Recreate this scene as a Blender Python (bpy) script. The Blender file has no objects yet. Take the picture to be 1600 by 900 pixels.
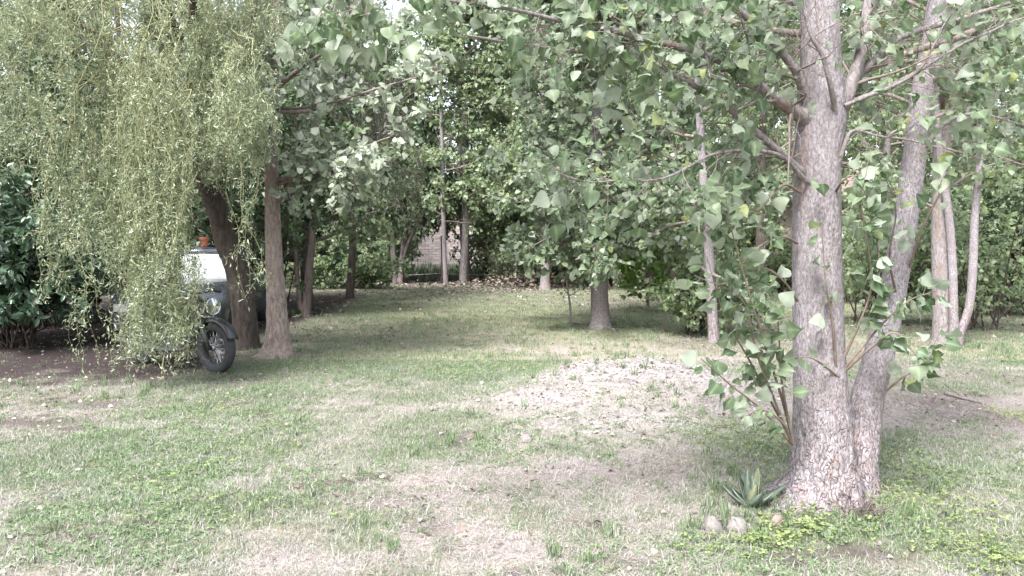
import bpy, math, random
import numpy as np
from mathutils import Vector, Matrix

# ------------------------------------------------------------------ camera, sky, sun, exposure
SC = bpy.context.scene
COL = SC.collection
F, HC, PITCH = 1250.0, 1.55, math.radians(3.75)          # focal length in photo pixels (1600 wide), eye height, downward tilt
cam = bpy.data.cameras.new('camera')
cam.sensor_width = 36.0
cam.lens = 36.0 * F / 1600.0
cam.clip_start, cam.clip_end = 0.05, 2000.0
cam_o = bpy.data.objects.new('camera', cam); COL.objects.link(cam_o)
cam_o.location = (0, 0, HC); cam_o.rotation_euler = (math.pi / 2 - PITCH, 0, 0)
SC.camera = cam_o

SUN_EL, SUN_AZ = math.radians(54), math.radians(208)       # compass-like: 180 = behind the camera
world = bpy.data.worlds.new('World'); SC.world = world
world.use_nodes = True
nt = world.node_tree; nt.nodes.clear()
sky = nt.nodes.new('ShaderNodeTexSky'); sky.sky_type = 'NISHITA'; sky.sun_disc = False
sky.sun_elevation = SUN_EL; sky.sun_rotation = SUN_AZ
sky.air_density = 1.0; sky.dust_density = 3.0; sky.ozone_density = 1.0
hsv = nt.nodes.new('ShaderNodeHueSaturation'); hsv.inputs['Saturation'].default_value = 0.5
bg = nt.nodes.new('ShaderNodeBackground'); bg.inputs['Strength'].default_value = 0.13
out = nt.nodes.new('ShaderNodeOutputWorld')
nt.links.new(sky.outputs[0], hsv.inputs['Color']); nt.links.new(hsv.outputs[0], bg.inputs['Color']); nt.links.new(bg.outputs[0], out.inputs[0])

sl = bpy.data.lights.new('sun', 'SUN'); sl.energy = 2.6; sl.angle = math.radians(18); sl.color = (1.0, 0.975, 0.995)
sun_o = bpy.data.objects.new('sun', sl); COL.objects.link(sun_o); sun_o.location = (0, -5, 30)
sd = Vector((math.sin(SUN_AZ) * math.cos(SUN_EL), math.cos(SUN_AZ) * math.cos(SUN_EL), math.sin(SUN_EL)))
sun_o.rotation_euler = (-sd).to_track_quat('-Z', 'Y').to_euler()

vs = SC.view_settings
vs.view_transform = 'Standard'; vs.look = 'None'; vs.gamma = 1.0; vs.use_curve_mapping = False
vs.exposure = 2.15
SC.render.engine = 'CYCLES'
SC.cycles.max_bounces = 6; SC.cycles.diffuse_bounces = 4; SC.cycles.glossy_bounces = 3
SC.cycles.transmission_bounces = 4; SC.cycles.transparent_max_bounces = 4
SC.cycles.use_denoising = True

# ------------------------------------------------------------------ small helpers
rng = np.random.default_rng(7)
random.seed(7)
CT, ST = math.cos(PITCH), math.sin(PITCH)

def W(px, py, d):
    """photo pixel + distance along world Y -> world point"""
    u, v = (px - 800) / F, (450 - py) / F
    y = CT + v * ST; z = v * CT - ST
    return np.array([u * d / y, d, HC + z * d / y])

def G(px, py):
    """photo pixel on flat ground -> world x, y"""
    u, v = (px - 800) / F, (450 - py) / F
    y = CT + v * ST; z = v * CT - ST
    t = -HC / z
    return u * t, y * t

def to_px(p):
    p = np.asarray(p, float).reshape(-1, 3)
    dy, dz = p[:, 1], p[:, 2] - HC
    depth = np.maximum(dy * CT - dz * ST, 1e-3)
    up = dy * ST + dz * CT
    return 800 + F * p[:, 0] / depth, 450 - F * up / depth, depth

def nrm(a):
    return a / np.maximum(np.linalg.norm(a, axis=-1, keepdims=True), 1e-9)

def _h(ix, iy, iz, seed):
    h = (ix.astype(np.int64) * 374761393 + iy.astype(np.int64) * 668265263 + iz.astype(np.int64) * 2147483647 + seed * 974711) & 0xFFFFFFFF
    h = ((h ^ (h >> 13)) * 1274126177) & 0xFFFFFFFF
    h = ((h ^ (h >> 16)) * 2246822519) & 0xFFFFFFFF
    return ((h ^ (h >> 15)) & 0xFFFFFF) / float(0xFFFFFF)

def vnoise(p, seed=0):
    p = np.asarray(p, float)
    i = np.floor(p).astype(np.int64); f = p - i; f = f * f * (3 - 2 * f)
    r = 0
    for a in (0, 1):
        for b in (0, 1):
            for c in (0, 1):
                w = (f[:, 0] if a else 1 - f[:, 0]) * (f[:, 1] if b else 1 - f[:, 1]) * (f[:, 2] if c else 1 - f[:, 2])
                r = r + w * _h(i[:, 0] + a, i[:, 1] + b, i[:, 2] + c, seed)
    return r

def fbm(p, octv=4, seed=0):
    p = np.asarray(p, float); r = 0; a = 0.5; s = 0
    for k in range(octv):
        r = r + a * vnoise(p * 2 ** k + 17.3 * k, seed + k); s += a; a *= 0.5
    return r / s

def n2(x, y, sc, octv=3, seed=0):
    x = np.asarray(x, float); y = np.asarray(y, float)
    return fbm(np.stack([x * sc, y * sc, np.zeros_like(x)], -1), octv, seed)

def smooth(a, b, x):
    t = np.clip((x - a) / (b - a), 0, 1); return t * t * (3 - 2 * t)

# ------------------------------------------------------------------ mesh collector
class MB:
    def __init__(self):
        self.v, self.f, self.t, self.n = [], [], [], 0
    def add(self, v, f, tint=(0.5, 0, 0)):
        v = np.asarray(v, float).reshape(-1, 3); f = np.asarray(f, np.int64)
        t = np.asarray(tint, float)
        if t.ndim == 1: t = np.broadcast_to(t, (len(v), 3))
        self.v.append(v); self.t.append(t); self.f.append(f + self.n); self.n += len(v)
        return self
    def box(self, lo, hi, tint=(0.5, 0, 0), taper=1.0):
        x0, y0, z0 = lo; x1, y1, z1 = hi; cx, cy = (x0 + x1) / 2, (y0 + y1) / 2
        q = lambda x, y, z: (cx + (x - cx) * (taper if z == z1 else 1), cy + (y - cy) * (taper if z == z1 else 1), z)
        v = [q(x0, y0, z0), q(x1, y0, z0), q(x1, y1, z0), q(x0, y1, z0), q(x0, y0, z1), q(x1, y0, z1), q(x1, y1, z1), q(x0, y1, z1)]
        return self.add(v, [(0, 3, 2, 1), (4, 5, 6, 7), (0, 1, 5, 4), (1, 2, 6, 5), (2, 3, 7, 6), (3, 0, 4, 7)], tint)
    def build(self, name, mat, parent=None, smooth_=True, local=False, kind=None, bevel=0):
        v = np.concatenate(self.v).astype(np.float32); t = np.concatenate(self.t)
        if parent is not None and not local: v = v - np.array(origin_of(parent), np.float32)
        me = mesh_from(name, v, self.f, t, smooth_)
        if mat is not None: me.materials.append(mat)
        o = bpy.data.objects.new(name, me); COL.objects.link(o)
        if parent is not None: o.parent = parent
        if kind: o['kind'] = kind
        if bevel:
            m = o.modifiers.new('bevel', 'BEVEL'); m.width = bevel; m.segments = 2; m.limit_method = 'ANGLE'
        return o

def mesh_from(name, v, flist, t=None, smooth_=True):
    me = bpy.data.meshes.new(name)
    me.vertices.add(len(v)); me.vertices.foreach_set('co', np.ascontiguousarray(v, np.float32).ravel())
    loops = np.concatenate([f.ravel() for f in flist]); tot = np.concatenate([np.full(len(f), f.shape[1]) for f in flist])
    start = np.concatenate([[0], np.cumsum(tot)[:-1]])
    me.loops.add(len(loops)); me.loops.foreach_set('vertex_index', loops.astype(np.int32))
    me.polygons.add(len(tot)); me.polygons.foreach_set('loop_start', start.astype(np.int32)); me.polygons.foreach_set('loop_total', tot.astype(np.int32))
    me.polygons.foreach_set('use_smooth', np.full(len(tot), smooth_))
    me.update(calc_edges=True)
    if t is not None:
        a = me.attributes.new('tint', 'FLOAT_COLOR', 'POINT')
        a.data.foreach_set('color', np.concatenate([t, np.ones((len(t), 1))], 1).astype(np.float32).ravel())
    return me

def origin_of(o):
    r = Vector((0, 0, 0))
    while o is not None:
        r = r + o.location; o = o.parent
    return r

def tag(o, label, cat, group=None):
    o['label'] = label; o['category'] = cat
    if group: o['group'] = group
    return o

def thing(name, label, cat, loc=(0, 0, 0), rotz=0.0, group=None):
    o = bpy.data.objects.new(name, None); COL.objects.link(o)
    o.empty_display_size = 0.2
    o.location = tuple(float(c) for c in loc); o.rotation_euler = (0, 0, rotz)
    return tag(o, label, cat, group)

def copy_tree(o, parent=None):
    c = o.copy(); COL.objects.link(c); c.parent = parent
    for ch in o.children: copy_tree(ch, c)
    return c

# ------------------------------------------------------------------ tubes, branches, leaves (all vectorised)
def spline(pts, n):
    """Catmull-Rom through rows of pts (any number of columns)"""
    p = np.asarray(pts, float); m = len(p)
    e = np.vstack([2 * p[0] - p[1], p, 2 * p[-1] - p[-2]])
    u = np.linspace(0, m - 1 - 1e-6, n); i = u.astype(int); f = (u - i)[:, None]
    a, b, c, d = e[i], e[i + 1], e[i + 2], e[i + 3]
    return 0.5 * (2 * b + (c - a) * f + (2 * a - 5 * b + 4 * c - d) * f ** 2 + (3 * b - a - 3 * c + d) * f ** 3)

def tubes(mb, paths, rads, seg=4, tint=(0.5, 0, 0), cap=False):
    """paths (M,n,3), rads (M,n)"""
    paths = np.asarray(paths, float); rads = np.asarray(rads, float)
    if paths.ndim == 2: paths = paths[None]; rads = rads[None]
    M, n, _ = paths.shape
    tan = nrm(np.gradient(paths, axis=1))
    mean = nrm(tan.mean(1))
    ref = np.where((np.abs(mean[:, 2:3]) > 0.8), np.array([[1.0, 0.13, 0]]), np.array([[0.0, 0.1, 1.0]]))
    s = nrm(np.cross(tan, ref[:, None, :])); b = np.cross(s, tan)
    a = np.linspace(0, 2 * math.pi, seg, endpoint=False)
    v = paths[:, :, None, :] + rads[:, :, None, None] * (np.cos(a)[None, None, :, None] * s[:, :, None, :] + np.sin(a)[None, None, :, None] * b[:, :, None, :])
    idx = np.arange(M * n * seg).reshape(M, n, seg)
    q = np.stack([idx[:, :-1, :], np.roll(idx, -1, 2)[:, :-1, :], np.roll(idx, -1, 2)[:, 1:, :], idx[:, 1:, :]], -1).reshape(-1, 4)
    t = np.asarray(tint, float)
    if t.ndim == 2: t = np.repeat(t, n * seg, axis=0)
    mb.add(v.reshape(-1, 3), q, t)
    if cap:
        base = mb.n - M * n * seg
        for m in range(M):
            mb.f.append(np.array([idx[m, 0, ::-1] + base])); mb.f.append(np.array([idx[m, -1, :] + base]))
    return mb

def walk(starts, dirs, L, n=5, wob=0.25, grav=0.0, r=rng):
    M = len(starts); p = np.empty((M, n, 3)); p[:, 0] = starts; d = nrm(np.asarray(dirs, float)); L = np.broadcast_to(L, (M,))
    for k in range(1, n):
        d = d + r.normal(0, wob, (M, 3)); d[:, 2] += grav; d = nrm(d)
        p[:, k] = p[:, k - 1] + d * (L / (n - 1))[:, None]
    return p

def along(paths, k, t0=0.25, t1=1.0, r=rng):
    """k random points on every path -> positions, tangents, parameter, parent index"""
    M, n, _ = paths.shape
    t = (t0 + (t1 - t0) * ((np.arange(k)[None, :] + r.random((M, k))) / k)).ravel()
    par = np.repeat(np.arange(M), k)
    u = np.clip(t * (n - 1), 0, n - 1 - 1e-6); i = u.astype(int); f = (u - i)[:, None]
    a, b = paths[par, i], paths[par, i + 1]
    return a + (b - a) * f, nrm(b - a), t, par

def side_dirs(tan, ang, r=rng, up=0.0):
    M = len(tan); p = r.normal(0, 1, (M, 3)); p[:, 2] += up
    p = nrm(p - (p * tan).sum(1, keepdims=True) * tan)
    a = np.broadcast_to(ang, (M,))[:, None]
    return nrm(np.cos(a) * tan + np.sin(a) * p)

def outline_leaf(outline, fold=0.18, curl=0.25, petiole=0.0):
    """half outline [(y, halfwidth)...] from base to tip -> folded, curled leaf, midrib down the middle"""
    v, f = [], []
    n = len(outline)
    for y, w in outline:
        zc = -curl * y * y
        v += [(-w, y, zc + fold * w), (0, y, zc), (w, y, zc + fold * w)]
    for k in range(n - 1):
        a = 3 * k; f += [(a, a + 1, a + 4, a + 3), (a + 1, a + 2, a + 5, a + 4)]
    v = np.array(v, float)
    if petiole:
        b = len(v); v[:, 1] += petiole
        v = np.vstack([v, [(-0.012, 0, 0), (0.012, 0, 0), (0.012, petiole, 0), (-0.012, petiole, 0)]])
        f.append((b, b + 1, b + 2, b + 3))
    return v, np.array(f)

def strip_leaf(ol, curl):
    v = [q for y_, w in ol for q in ((-w, y_, -curl * y_ * y_ + 0.1 * w), (w, y_, -curl * y_ * y_ - 0.1 * w))]
    return np.array(v), np.array([(2 * k, 2 * k + 1, 2 * k + 3, 2 * k + 2) for k in range(len(ol) - 1)])
POPLAR = [(0.0, 0.05), (0.01, 0.27), (0.09, 0.45), (0.24, 0.53), (0.42, 0.48), (0.58, 0.37), (0.74, 0.22), (0.88, 0.09), (1.0, 0.005)]
LEAF_HI = [outline_leaf(POPLAR, fo, cu, 0.55) for fo, cu in ((0.12, 0.20), (0.25, 0.35), (0.18, 0.55), (-0.08, 0.30), (0.30, 0.15), (0.05, -0.25))]
def wavy(leaf, amp, ph):
    v, f = leaf; v = v.copy(); v[:, 2] += amp * np.sin(v[:, 1] * 8 + ph) * v[:, 0] * 2.2 + 0.3 * math.sin(ph * 2.3) * v[:, 0] ** 2; return v, f
LEAF_HI = [wavy(l, 0.11, k * 1.7) for k, l in enumerate(LEAF_HI)]
LEAF_MID = [outline_leaf([(0.0, 0.10), (0.14, 0.46), (0.42, 0.46), (0.72, 0.22), (1.0, 0.01)], fo, cu) for fo, cu in ((0.2, 0.15), (0.3, 0.35), (0.0, 0.2))]
LEAF_SM = [strip_leaf([(0.0, 0.12), (0.2, 0.47), (0.6, 0.36), (1.0, 0.01)], c_) for c_ in (0.15, 0.4, -0.2)]
def kite(w, y, z):
    return np.array([(0, 0, 0), (w, y, z), (0, 1, -z), (-w, y, z)], float), np.array([(0, 1, 2, 3)])
LEAF_LO = [kite(0.45, 0.35, 0.1), kite(0.38, 0.4, 0.18)]
def strip(ws, curl, twist=0.0):
    n = len(ws); v = []
    for k, w in enumerate(ws):
        t_ = k / (n - 1); a_ = twist * t_
        y_, z_ = (math.sin(curl * t_) / curl, -(1 - math.cos(curl * t_)) / curl) if abs(curl) > 1e-3 else (t_, 0)
        v += [(-w * math.cos(a_), y_, z_ - w * math.sin(a_)), (w * math.cos(a_), y_, z_ + w * math.sin(a_))]
    return np.array(v), np.array([(2 * k, 2 * k + 1, 2 * k + 3, 2 * k + 2) for k in range(n - 1)])
WILLOW = [strip((0.025, 0.10, 0.004), c, tw_) for c, tw_ in ((1.0, 0.8), (2.2, -1.2), (-1.6, 1.5), (0.3, 0.4), (3.0, 0.5))]
WILLOW_LO = [kite(0.085, 0.4, 0.1), kite(0.07, 0.5, 0.2)]
LAUREL = [outline_leaf([(0.0, 0.03), (0.28, 0.20), (0.7, 0.19), (1.0, 0.005)], fo, cu) for fo, cu in ((0.3, 0.2), (0.45, 0.35))]
def blade(w, bend, n=3):
    v, f = [], []
    for k in range(n):
        t = k / n; v += [(-w * (1 - t * 0.55), t * math.cos(bend * t), bend * t * t * 0.6), (w * (1 - t * 0.55), t * math.cos(bend * t), bend * t * t * 0.6)]
    v.append((0, math.cos(bend), bend * 0.6)); m = len(v) - 1
    quads = [(2 * k, 2 * k + 1, 2 * k + 3, 2 * k + 2) for k in range(n - 1)]
    tri = [(m - 2, m - 1, m)]
    return np.array(v, float), np.array(quads), np.array(tri)

def basis(dirs, norms):
    d = nrm(dirs); s = nrm(np.cross(d, norms)); n = np.cross(s, d)
    return s, d, n

def scatter(mb, tmpl, pos, dirs, norms, scale, tint, width=None):
    v0 = tmpl[0]; s, d, n = basis(dirs, norms); M = len(pos); k = len(v0)
    sc = np.broadcast_to(scale, (M,))[:, None, None]
    w = 1.0 if width is None else np.broadcast_to(width, (M,))[:, None, None]
    v = pos[:, None, :] + sc * (w * v0[None, :, 0:1] * s[:, None, :] + v0[None, :, 1:2] * d[:, None, :] + v0[None, :, 2:3] * n[:, None, :])
    t = np.repeat(np.asarray(tint, float), k, axis=0); t[:, 2] = np.tile((np.abs(v0[:, 0]) < 1e-6) * 1.0, M)
    off = (np.arange(M) * k)[:, None, None]
    f0 = tmpl[1]; mb.add(v.reshape(-1, 3), (f0[None] + off).reshape(-1, f0.shape[1]), t)
    for f1 in tmpl[2:]:
        mb.f.append((f1[None] + off).reshape(-1, f1.shape[1]) + mb.n - M * k)

def scatter_mix(mb, tmpls, pos, dirs, norms, scale, tint, r=rng):
    pick = r.integers(0, len(tmpls), len(pos))
    for k, t in enumerate(tmpls):
        m = pick == k
        if m.any(): scatter(mb, t, pos[m], dirs[m], norms[m], np.broadcast_to(scale, (len(pos),))[m], tint[m])

def thin_out(pos, keep=0.35, margin=120, r=rng):
    """leaves the lens never sees: keep a share, so that they still shade the ground"""
    x, y, dep = to_px(pos)
    vis = (x > -margin) & (x < 1600 + margin) & (y > -margin) & (y < 900 + margin) & (pos[:, 1] > 0.3)
    k = vis | (r.random(len(pos)) < keep)
    return k, vis

# ------------------------------------------------------------------ materials
def new_mat(name):
    m = bpy.data.materials.new(name); m.use_nodes = True
    t = m.node_tree; t.nodes.clear()
    o = t.nodes.new('ShaderNodeOutputMaterial')
    return m, t, o

class NT:
    def __init__(s, t): s.t = t
    def n(s, typ, **kw):
        nd = s.t.nodes.new(typ)
        for k, v in kw.items():
            if hasattr(nd, k): setattr(nd, k, v)
            else: s.set(nd, k.replace('_', ' '), v)
        return nd
    def set(s, nd, k, v):
        sock = nd.inputs[k] if not isinstance(k, int) else nd.inputs[k]
        if hasattr(v, 'is_linked') or isinstance(v, bpy.types.NodeSocket): s.t.links.new(v, sock)
        else: sock.default_value = v
    def mix(s, fac, a, b, typ='MIX'):
        nd = s.t.nodes.new('ShaderNodeMix'); nd.data_type = 'RGBA'; nd.blend_type = typ
        s.set(nd, 0, fac); s.set(nd, 6, a if not isinstance(a, tuple) else (*a, 1)[:4]); s.set(nd, 7, b if not isinstance(b, tuple) else (*b, 1)[:4])
        return nd.outputs[2]
    def math(s, op, a, b=0.0, c=0.0):
        nd = s.t.nodes.new('ShaderNodeMath'); nd.operation = op; s.set(nd, 0, a); s.set(nd, 1, b); s.set(nd, 2, c)
        return nd.outputs[0]
    def maprange(s, v, a, b, c=0.0, d=1.0):
        nd = s.t.nodes.new('ShaderNodeMapRange'); s.set(nd, 0, v)
        for i, q in enumerate((a, b, c, d)): nd.inputs[1 + i].default_value = q
        return nd.outputs[0]
    def noise(s, vec, scale, detail=4, rough=0.55, dist=0.0):
        nd = s.t.nodes.new('ShaderNodeTexNoise'); s.set(nd, 'Vector', vec); nd.inputs['Scale'].default_value = scale
        nd.inputs['Detail'].default_value = detail; nd.inputs['Roughness'].default_value = rough; nd.inputs['Distortion'].default_value = dist
        return nd.outputs[0]
    def mapping(s, vec, scale):
        nd = s.t.nodes.new('ShaderNodeMapping'); s.set(nd, 0, vec); nd.inputs['Scale'].default_value = scale
        return nd.outputs[0]
    def bump(s, h, strength=0.5, dist=0.01):
        nd = s.t.nodes.new('ShaderNodeBump'); s.set(nd, 'Height', h); nd.inputs['Strength'].default_value = strength; nd.inputs['Distance'].default_value = dist
        return nd.outputs[0]
    def bsdf(s, **kw):
        nd = s.t.nodes.new('ShaderNodeBsdfPrincipled')
        for k, v in kw.items():
            s.set(nd, k.replace('_', ' '), (*v, 1) if isinstance(v, tuple) and len(v) == 3 else v)
        return nd

def leaf_mat(name, dark, light, yellow=(0.30, 0.30, 0.06), back=None, rough=0.5, trans=0.32, spec=0.35, backmix=0.75):
    m, t, o = new_mat(name); N = NT(t)
    at = N.n('ShaderNodeAttribute', attribute_name='tint'); sp = N.n('ShaderNodeSeparateColor', Color=at.outputs[0])
    tc = N.n('ShaderNodeTexCoord')
    c = N.mix(sp.outputs[0], dark, light); c = N.mix(sp.outputs[1], c, yellow)
    if back:
        ge = N.n('ShaderNodeNewGeometry')
        c = N.mix(N.math('MULTIPLY', ge.outputs['Backfacing'], backmix), c, back)
    c = N.mix(N.math('MULTIPLY', N.math('POWER', sp.outputs[2], 5.0), 0.5), c, tuple(min(1, q * 1.5 + .04) for q in light))
    nz = N.noise(tc.outputs['Object'], 40.0, 2)
    c = N.mix(N.maprange(nz, 0.3, 0.7, 0.0, 0.35), c, tuple(q * 0.6 for q in dark))
    b = N.bsdf(Base_Color=c, Roughness=rough); b.inputs['Specular IOR Level'].default_value = spec
    tr = N.n('ShaderNodeBsdfTranslucent')
    hs = N.n('ShaderNodeHueSaturation', Color=c); hs.inputs['Saturation'].default_value = 1.25; hs.inputs['Value'].default_value = 1.35
    t.links.new(hs.outputs[0], tr.inputs[0])
    mx = N.n('ShaderNodeMixShader', Fac=trans); t.links.new(b.outputs[0], mx.inputs[1]); t.links.new(tr.outputs[0], mx.inputs[2])
    t.links.new(mx.outputs[0], o.inputs[0])
    return m

def bark_mat(name, light, dark, zs=0.22, scale=22.0, bump=0.9, red=None, dist=0.02):
    m, t, o = new_mat(name); N = NT(t)
    tc = N.n('ShaderNodeTexCoord'); v = N.mapping(tc.outputs['Object'], (1, 1, zs))
    w = N.noise(v, scale, 6, 0.65, 0.6)
    big = N.noise(tc.outputs['Object'], 2.3, 4)
    fine = N.noise(tc.outputs['Object'], 160.0, 3)
    c = N.mix(N.maprange(w, 0.36, 0.62), dark, light)
    c = N.mix(N.maprange(fine, 0.35, 0.65, 0.0, 0.45), c, tuple(q * 0.55 for q in light))
    c = N.mix(N.maprange(big, 0.42, 0.7, 0.0, 0.55), c, tuple(q * 0.62 for q in light))
    if red: c = N.mix(N.maprange(N.noise(v, 5.0, 3), 0.55, 0.7, 0.0, 0.6), c, red)
    h = N.math('ADD', w, N.math('MULTIPLY', fine, 0.25))
    b = N.bsdf(Base_Color=c, Roughness=0.88, Normal=N.bump(h, bump, dist))
    b.inputs['Specular IOR Level'].default_value = 0.2
    t.links.new(b.outputs[0], o.inputs[0])
    return m

def plain_mat(name, col, rough=0.6, metal=0.0, var=0.15, nscale=12.0, bump=0.0, spec=0.5, coat=0.0):
    m, t, o = new_mat(name); N = NT(t)
    tc = N.n('ShaderNodeTexCoord'); nz = N.noise(tc.outputs['Object'], nscale, 4)
    c = N.mix(N.maprange(nz, 0.3, 0.7, 0.0, 1.0), tuple(q * (1 - var) for q in col), tuple(min(1, q * (1 + var)) for q in col))
    b = N.bsdf(Base_Color=c, Roughness=rough, Metallic=metal)
    b.inputs['Specular IOR Level'].default_value = spec; b.inputs['Coat Weight'].default_value = coat
    if bump: t.links.new(N.bump(nz, bump, 0.01), b.inputs['Normal'])
    t.links.new(b.outputs[0], o.inputs[0])
    return m

def tint_mat(name, a, b_, dry=(0.5, 0.42, 0.3), rough=0.8, trans=0.0, spec=0.2):
    """flat two-colour material driven by the tint attribute (straw, stones, chips)"""
    m, t, o = new_mat(name); N = NT(t)
    at = N.n('ShaderNodeAttribute', attribute_name='tint'); sp = N.n('ShaderNodeSeparateColor', Color=at.outputs[0])
    tc = N.n('ShaderNodeTexCoord'); nz = N.noise(tc.outputs['Object'], 60.0, 4)
    c = N.mix(sp.outputs[0], a, b_); c = N.mix(sp.outputs[1], c, dry)
    c = N.mix(N.maprange(nz, 0.35, 0.7, 0.0, 0.4), c, tuple(q * 0.6 for q in a))
    b = N.bsdf(Base_Color=c, Roughness=rough, Normal=N.bump(nz, 0.4, 0.005)); b.inputs['Specular IOR Level'].default_value = spec
    if trans:
        tr = N.n('ShaderNodeBsdfTranslucent', Color=c); mx = N.n('ShaderNodeMixShader', Fac=trans)
        t.links.new(b.outputs[0], mx.inputs[1]); t.links.new(tr.outputs[0], mx.inputs[2]); t.links.new(mx.outputs[0], o.inputs[0])
    else: t.links.new(b.outputs[0], o.inputs[0])
    return m

M = {}
M['poplar'] = leaf_mat('poplar_leaf', (0.062, 0.108, 0.048), (0.20, 0.245, 0.155), (0.33, 0.36, 0.13), (0.36, 0.40, 0.33), 0.5, 0.44, 0.45)
M['silver'] = leaf_mat('pale_poplar_leaf', (0.085, 0.125, 0.065), (0.34, 0.38, 0.29), (0.40, 0.40, 0.20), (0.46, 0.49, 0.42), 0.42, 0.28, 0.5)
M['far_leaf'] = leaf_mat('far_poplar_leaf', (0.066, 0.112, 0.044), (0.225, 0.285, 0.15), (0.34, 0.36, 0.12), (0.31, 0.35, 0.26), 0.45, 0.4, 0.4)
M['willow'] = leaf_mat('willow_leaf', (0.052, 0.090, 0.036), (0.33, 0.375, 0.24), (0.40, 0.41, 0.20), (0.37, 0.41, 0.29), 0.42, 0.28, 0.45)
M['dark_leaf'] = leaf_mat('evergreen_leaf', (0.022, 0.045, 0.018), (0.065, 0.105, 0.045), (0.14, 0.15, 0.04), (0.08, 0.11, 0.06), 0.4, 0.15, 0.5)
M['laurel'] = leaf_mat('laurel_leaf', (0.024, 0.055, 0.030), (0.075, 0.130, 0.070), (0.13, 0.17, 0.06), (0.09, 0.14, 0.09), 0.3, 0.12, 0.6)
M['lime'] = leaf_mat('lime_leaf', (0.075, 0.15, 0.03), (0.17, 0.27, 0.06), (0.33, 0.38, 0.08), (0.2, 0.28, 0.12), 0.5, 0.38, 0.3)
M['grass'] = leaf_mat('grass_blade', (0.080, 0.130, 0.060), (0.215, 0.285, 0.150), (0.40, 0.385, 0.34), None, 0.6, 0.3, 0.25)
M['clover'] = leaf_mat('clover_leaf', (0.115, 0.16, 0.06), (0.24, 0.295, 0.125), (0.36, 0.36, 0.12), None, 0.6, 0.3, 0.2)
M['agave'] = leaf_mat('agave_leaf', (0.060, 0.085, 0.062), (0.145, 0.175, 0.13), (0.3, 0.3, 0.12), None, 0.45, 0.05, 0.4)
M['straw'] = tint_mat('straw', (0.25, 0.228, 0.212), (0.50, 0.48, 0.45), (0.20, 0.15, 0.12), 0.8, 0.2)
M['litter'] = tint_mat('leaf_litter', (0.13, 0.10, 0.08), (0.33, 0.28, 0.24), (0.42, 0.385, 0.34), 0.75, 0.1)
M['rubble'] = tint_mat('rubble', (0.20, 0.18, 0.175), (0.38, 0.35, 0.345), (0.20, 0.17, 0.15), 0.85)
M['rock'] = tint_mat('rock', (0.10, 0.09, 0.085), (0.20, 0.182, 0.172), (0.20, 0.15, 0.135), 0.9)
def poplar_bark(name):
    m, t, o = new_mat(name); N = NT(t)
    tc = N.n('ShaderNodeTexCoord'); P = tc.outputs['Object']
    sp = N.n('ShaderNodeSeparateXYZ'); t.links.new(P, sp.inputs[0])
    low = N.maprange(sp.outputs[2], 0.95, 0.15)
    wv = N.n('ShaderNodeTexNoise'); t.links.new(P, wv.inputs['Vector']); wv.inputs['Scale'].default_value = 12.0
    warp = N.n('ShaderNodeVectorMath', operation='MULTIPLY_ADD'); t.links.new(wv.outputs['Color'], warp.inputs[0]); warp.inputs[1].default_value = (0.09, 0.09, 0.25); t.links.new(P, warp.inputs[2])
    vo = N.n('ShaderNodeTexVoronoi', feature='DISTANCE_TO_EDGE'); t.links.new(N.mapping(warp.outputs[0], (40, 40, 8)), vo.inputs['Vector']); vo.inputs['Scale'].default_value = 1.0
    crack = N.math('MULTIPLY', N.maprange(vo.outputs['Distance'], 0.0, 0.13, 1.0, 0.0), N.maprange(N.noise(P, 30.0, 3), 0.35, 0.6, 0.15, 1.0))
    fl = N.noise(N.mapping(P, (1, 1, 0.42)), 95.0, 5, 0.7, 0.4)
    mid = N.noise(N.mapping(P, (1, 1, 0.5)), 20.0, 5, 0.65)
    big = N.noise(P, 2.6, 4)
    ring = N.noise(N.mapping(P, (0.6, 0.6, 5.0)), 5.0, 4, 0.6)
    c = N.mix(N.maprange(fl, 0.38, 0.62), (0.125, 0.108, 0.110), (0.335, 0.315, 0.325))
    c = N.mix(N.maprange(mid, 0.45, 0.7, 0.0, 0.55), c, (0.15, 0.128, 0.128))
    c = N.mix(N.maprange(big, 0.45, 0.72, 0.0, 0.5), c, (0.18, 0.158, 0.162))
    c = N.mix(N.maprange(ring, 0.6, 0.72, 0.0, 0.4), c, (0.17, 0.145, 0.14))
    st1 = N.noise(N.mapping(P, (7, 7, 0.8)), 1.0, 4, 0.6)
    c = N.mix(N.maprange(st1, 0.55, 0.68, 0.0, 0.5), c, (0.12, 0.10, 0.105))
    st2 = N.noise(N.mapping(P, (11, 11, 1.3)), 1.0, 3, 0.55, 0.5)
    c = N.mix(N.maprange(st2, 0.64, 0.72, 0.0, 0.6), c, (0.20, 0.125, 0.095))
    c = N.mix(N.math('MULTIPLY', crack, N.math('MULTIPLY_ADD', low, 0.5, 0.10)), c, (0.13, 0.072, 0.062))
    c = N.mix(N.math('MULTIPLY', N.maprange(mid, 0.5, 0.62), N.math('MULTIPLY', low, 0.35)), c, (0.34, 0.235, 0.19))
    h = N.math('SUBTRACT', N.math('ADD', N.math('MULTIPLY', fl, 0.8), N.math('MULTIPLY', mid, 0.6)), N.math('MULTIPLY', crack, N.math('MULTIPLY_ADD', low, 0.9, 0.15)))
    b = N.bsdf(Base_Color=c, Roughness=0.9, Normal=N.bump(h, 0.9, 0.012)); b.inputs['Specular IOR Level'].default_value = 0.15
    t.links.new(b.outputs[0], o.inputs[0]); return m
M['bark'] = poplar_bark('poplar_bark')
M['bark_mid'] = bark_mat('grey_bark', (0.31, 0.28, 0.275), (0.10, 0.085, 0.08), 0.35, 40.0, 1.0, (0.19, 0.13, 0.095))
M['bark_warm'] = bark_mat('brown_grey_bark', (0.36, 0.30, 0.265), (0.12, 0.09, 0.075), 0.3, 34.0, 1.0, (0.24, 0.16, 0.12))
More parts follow.
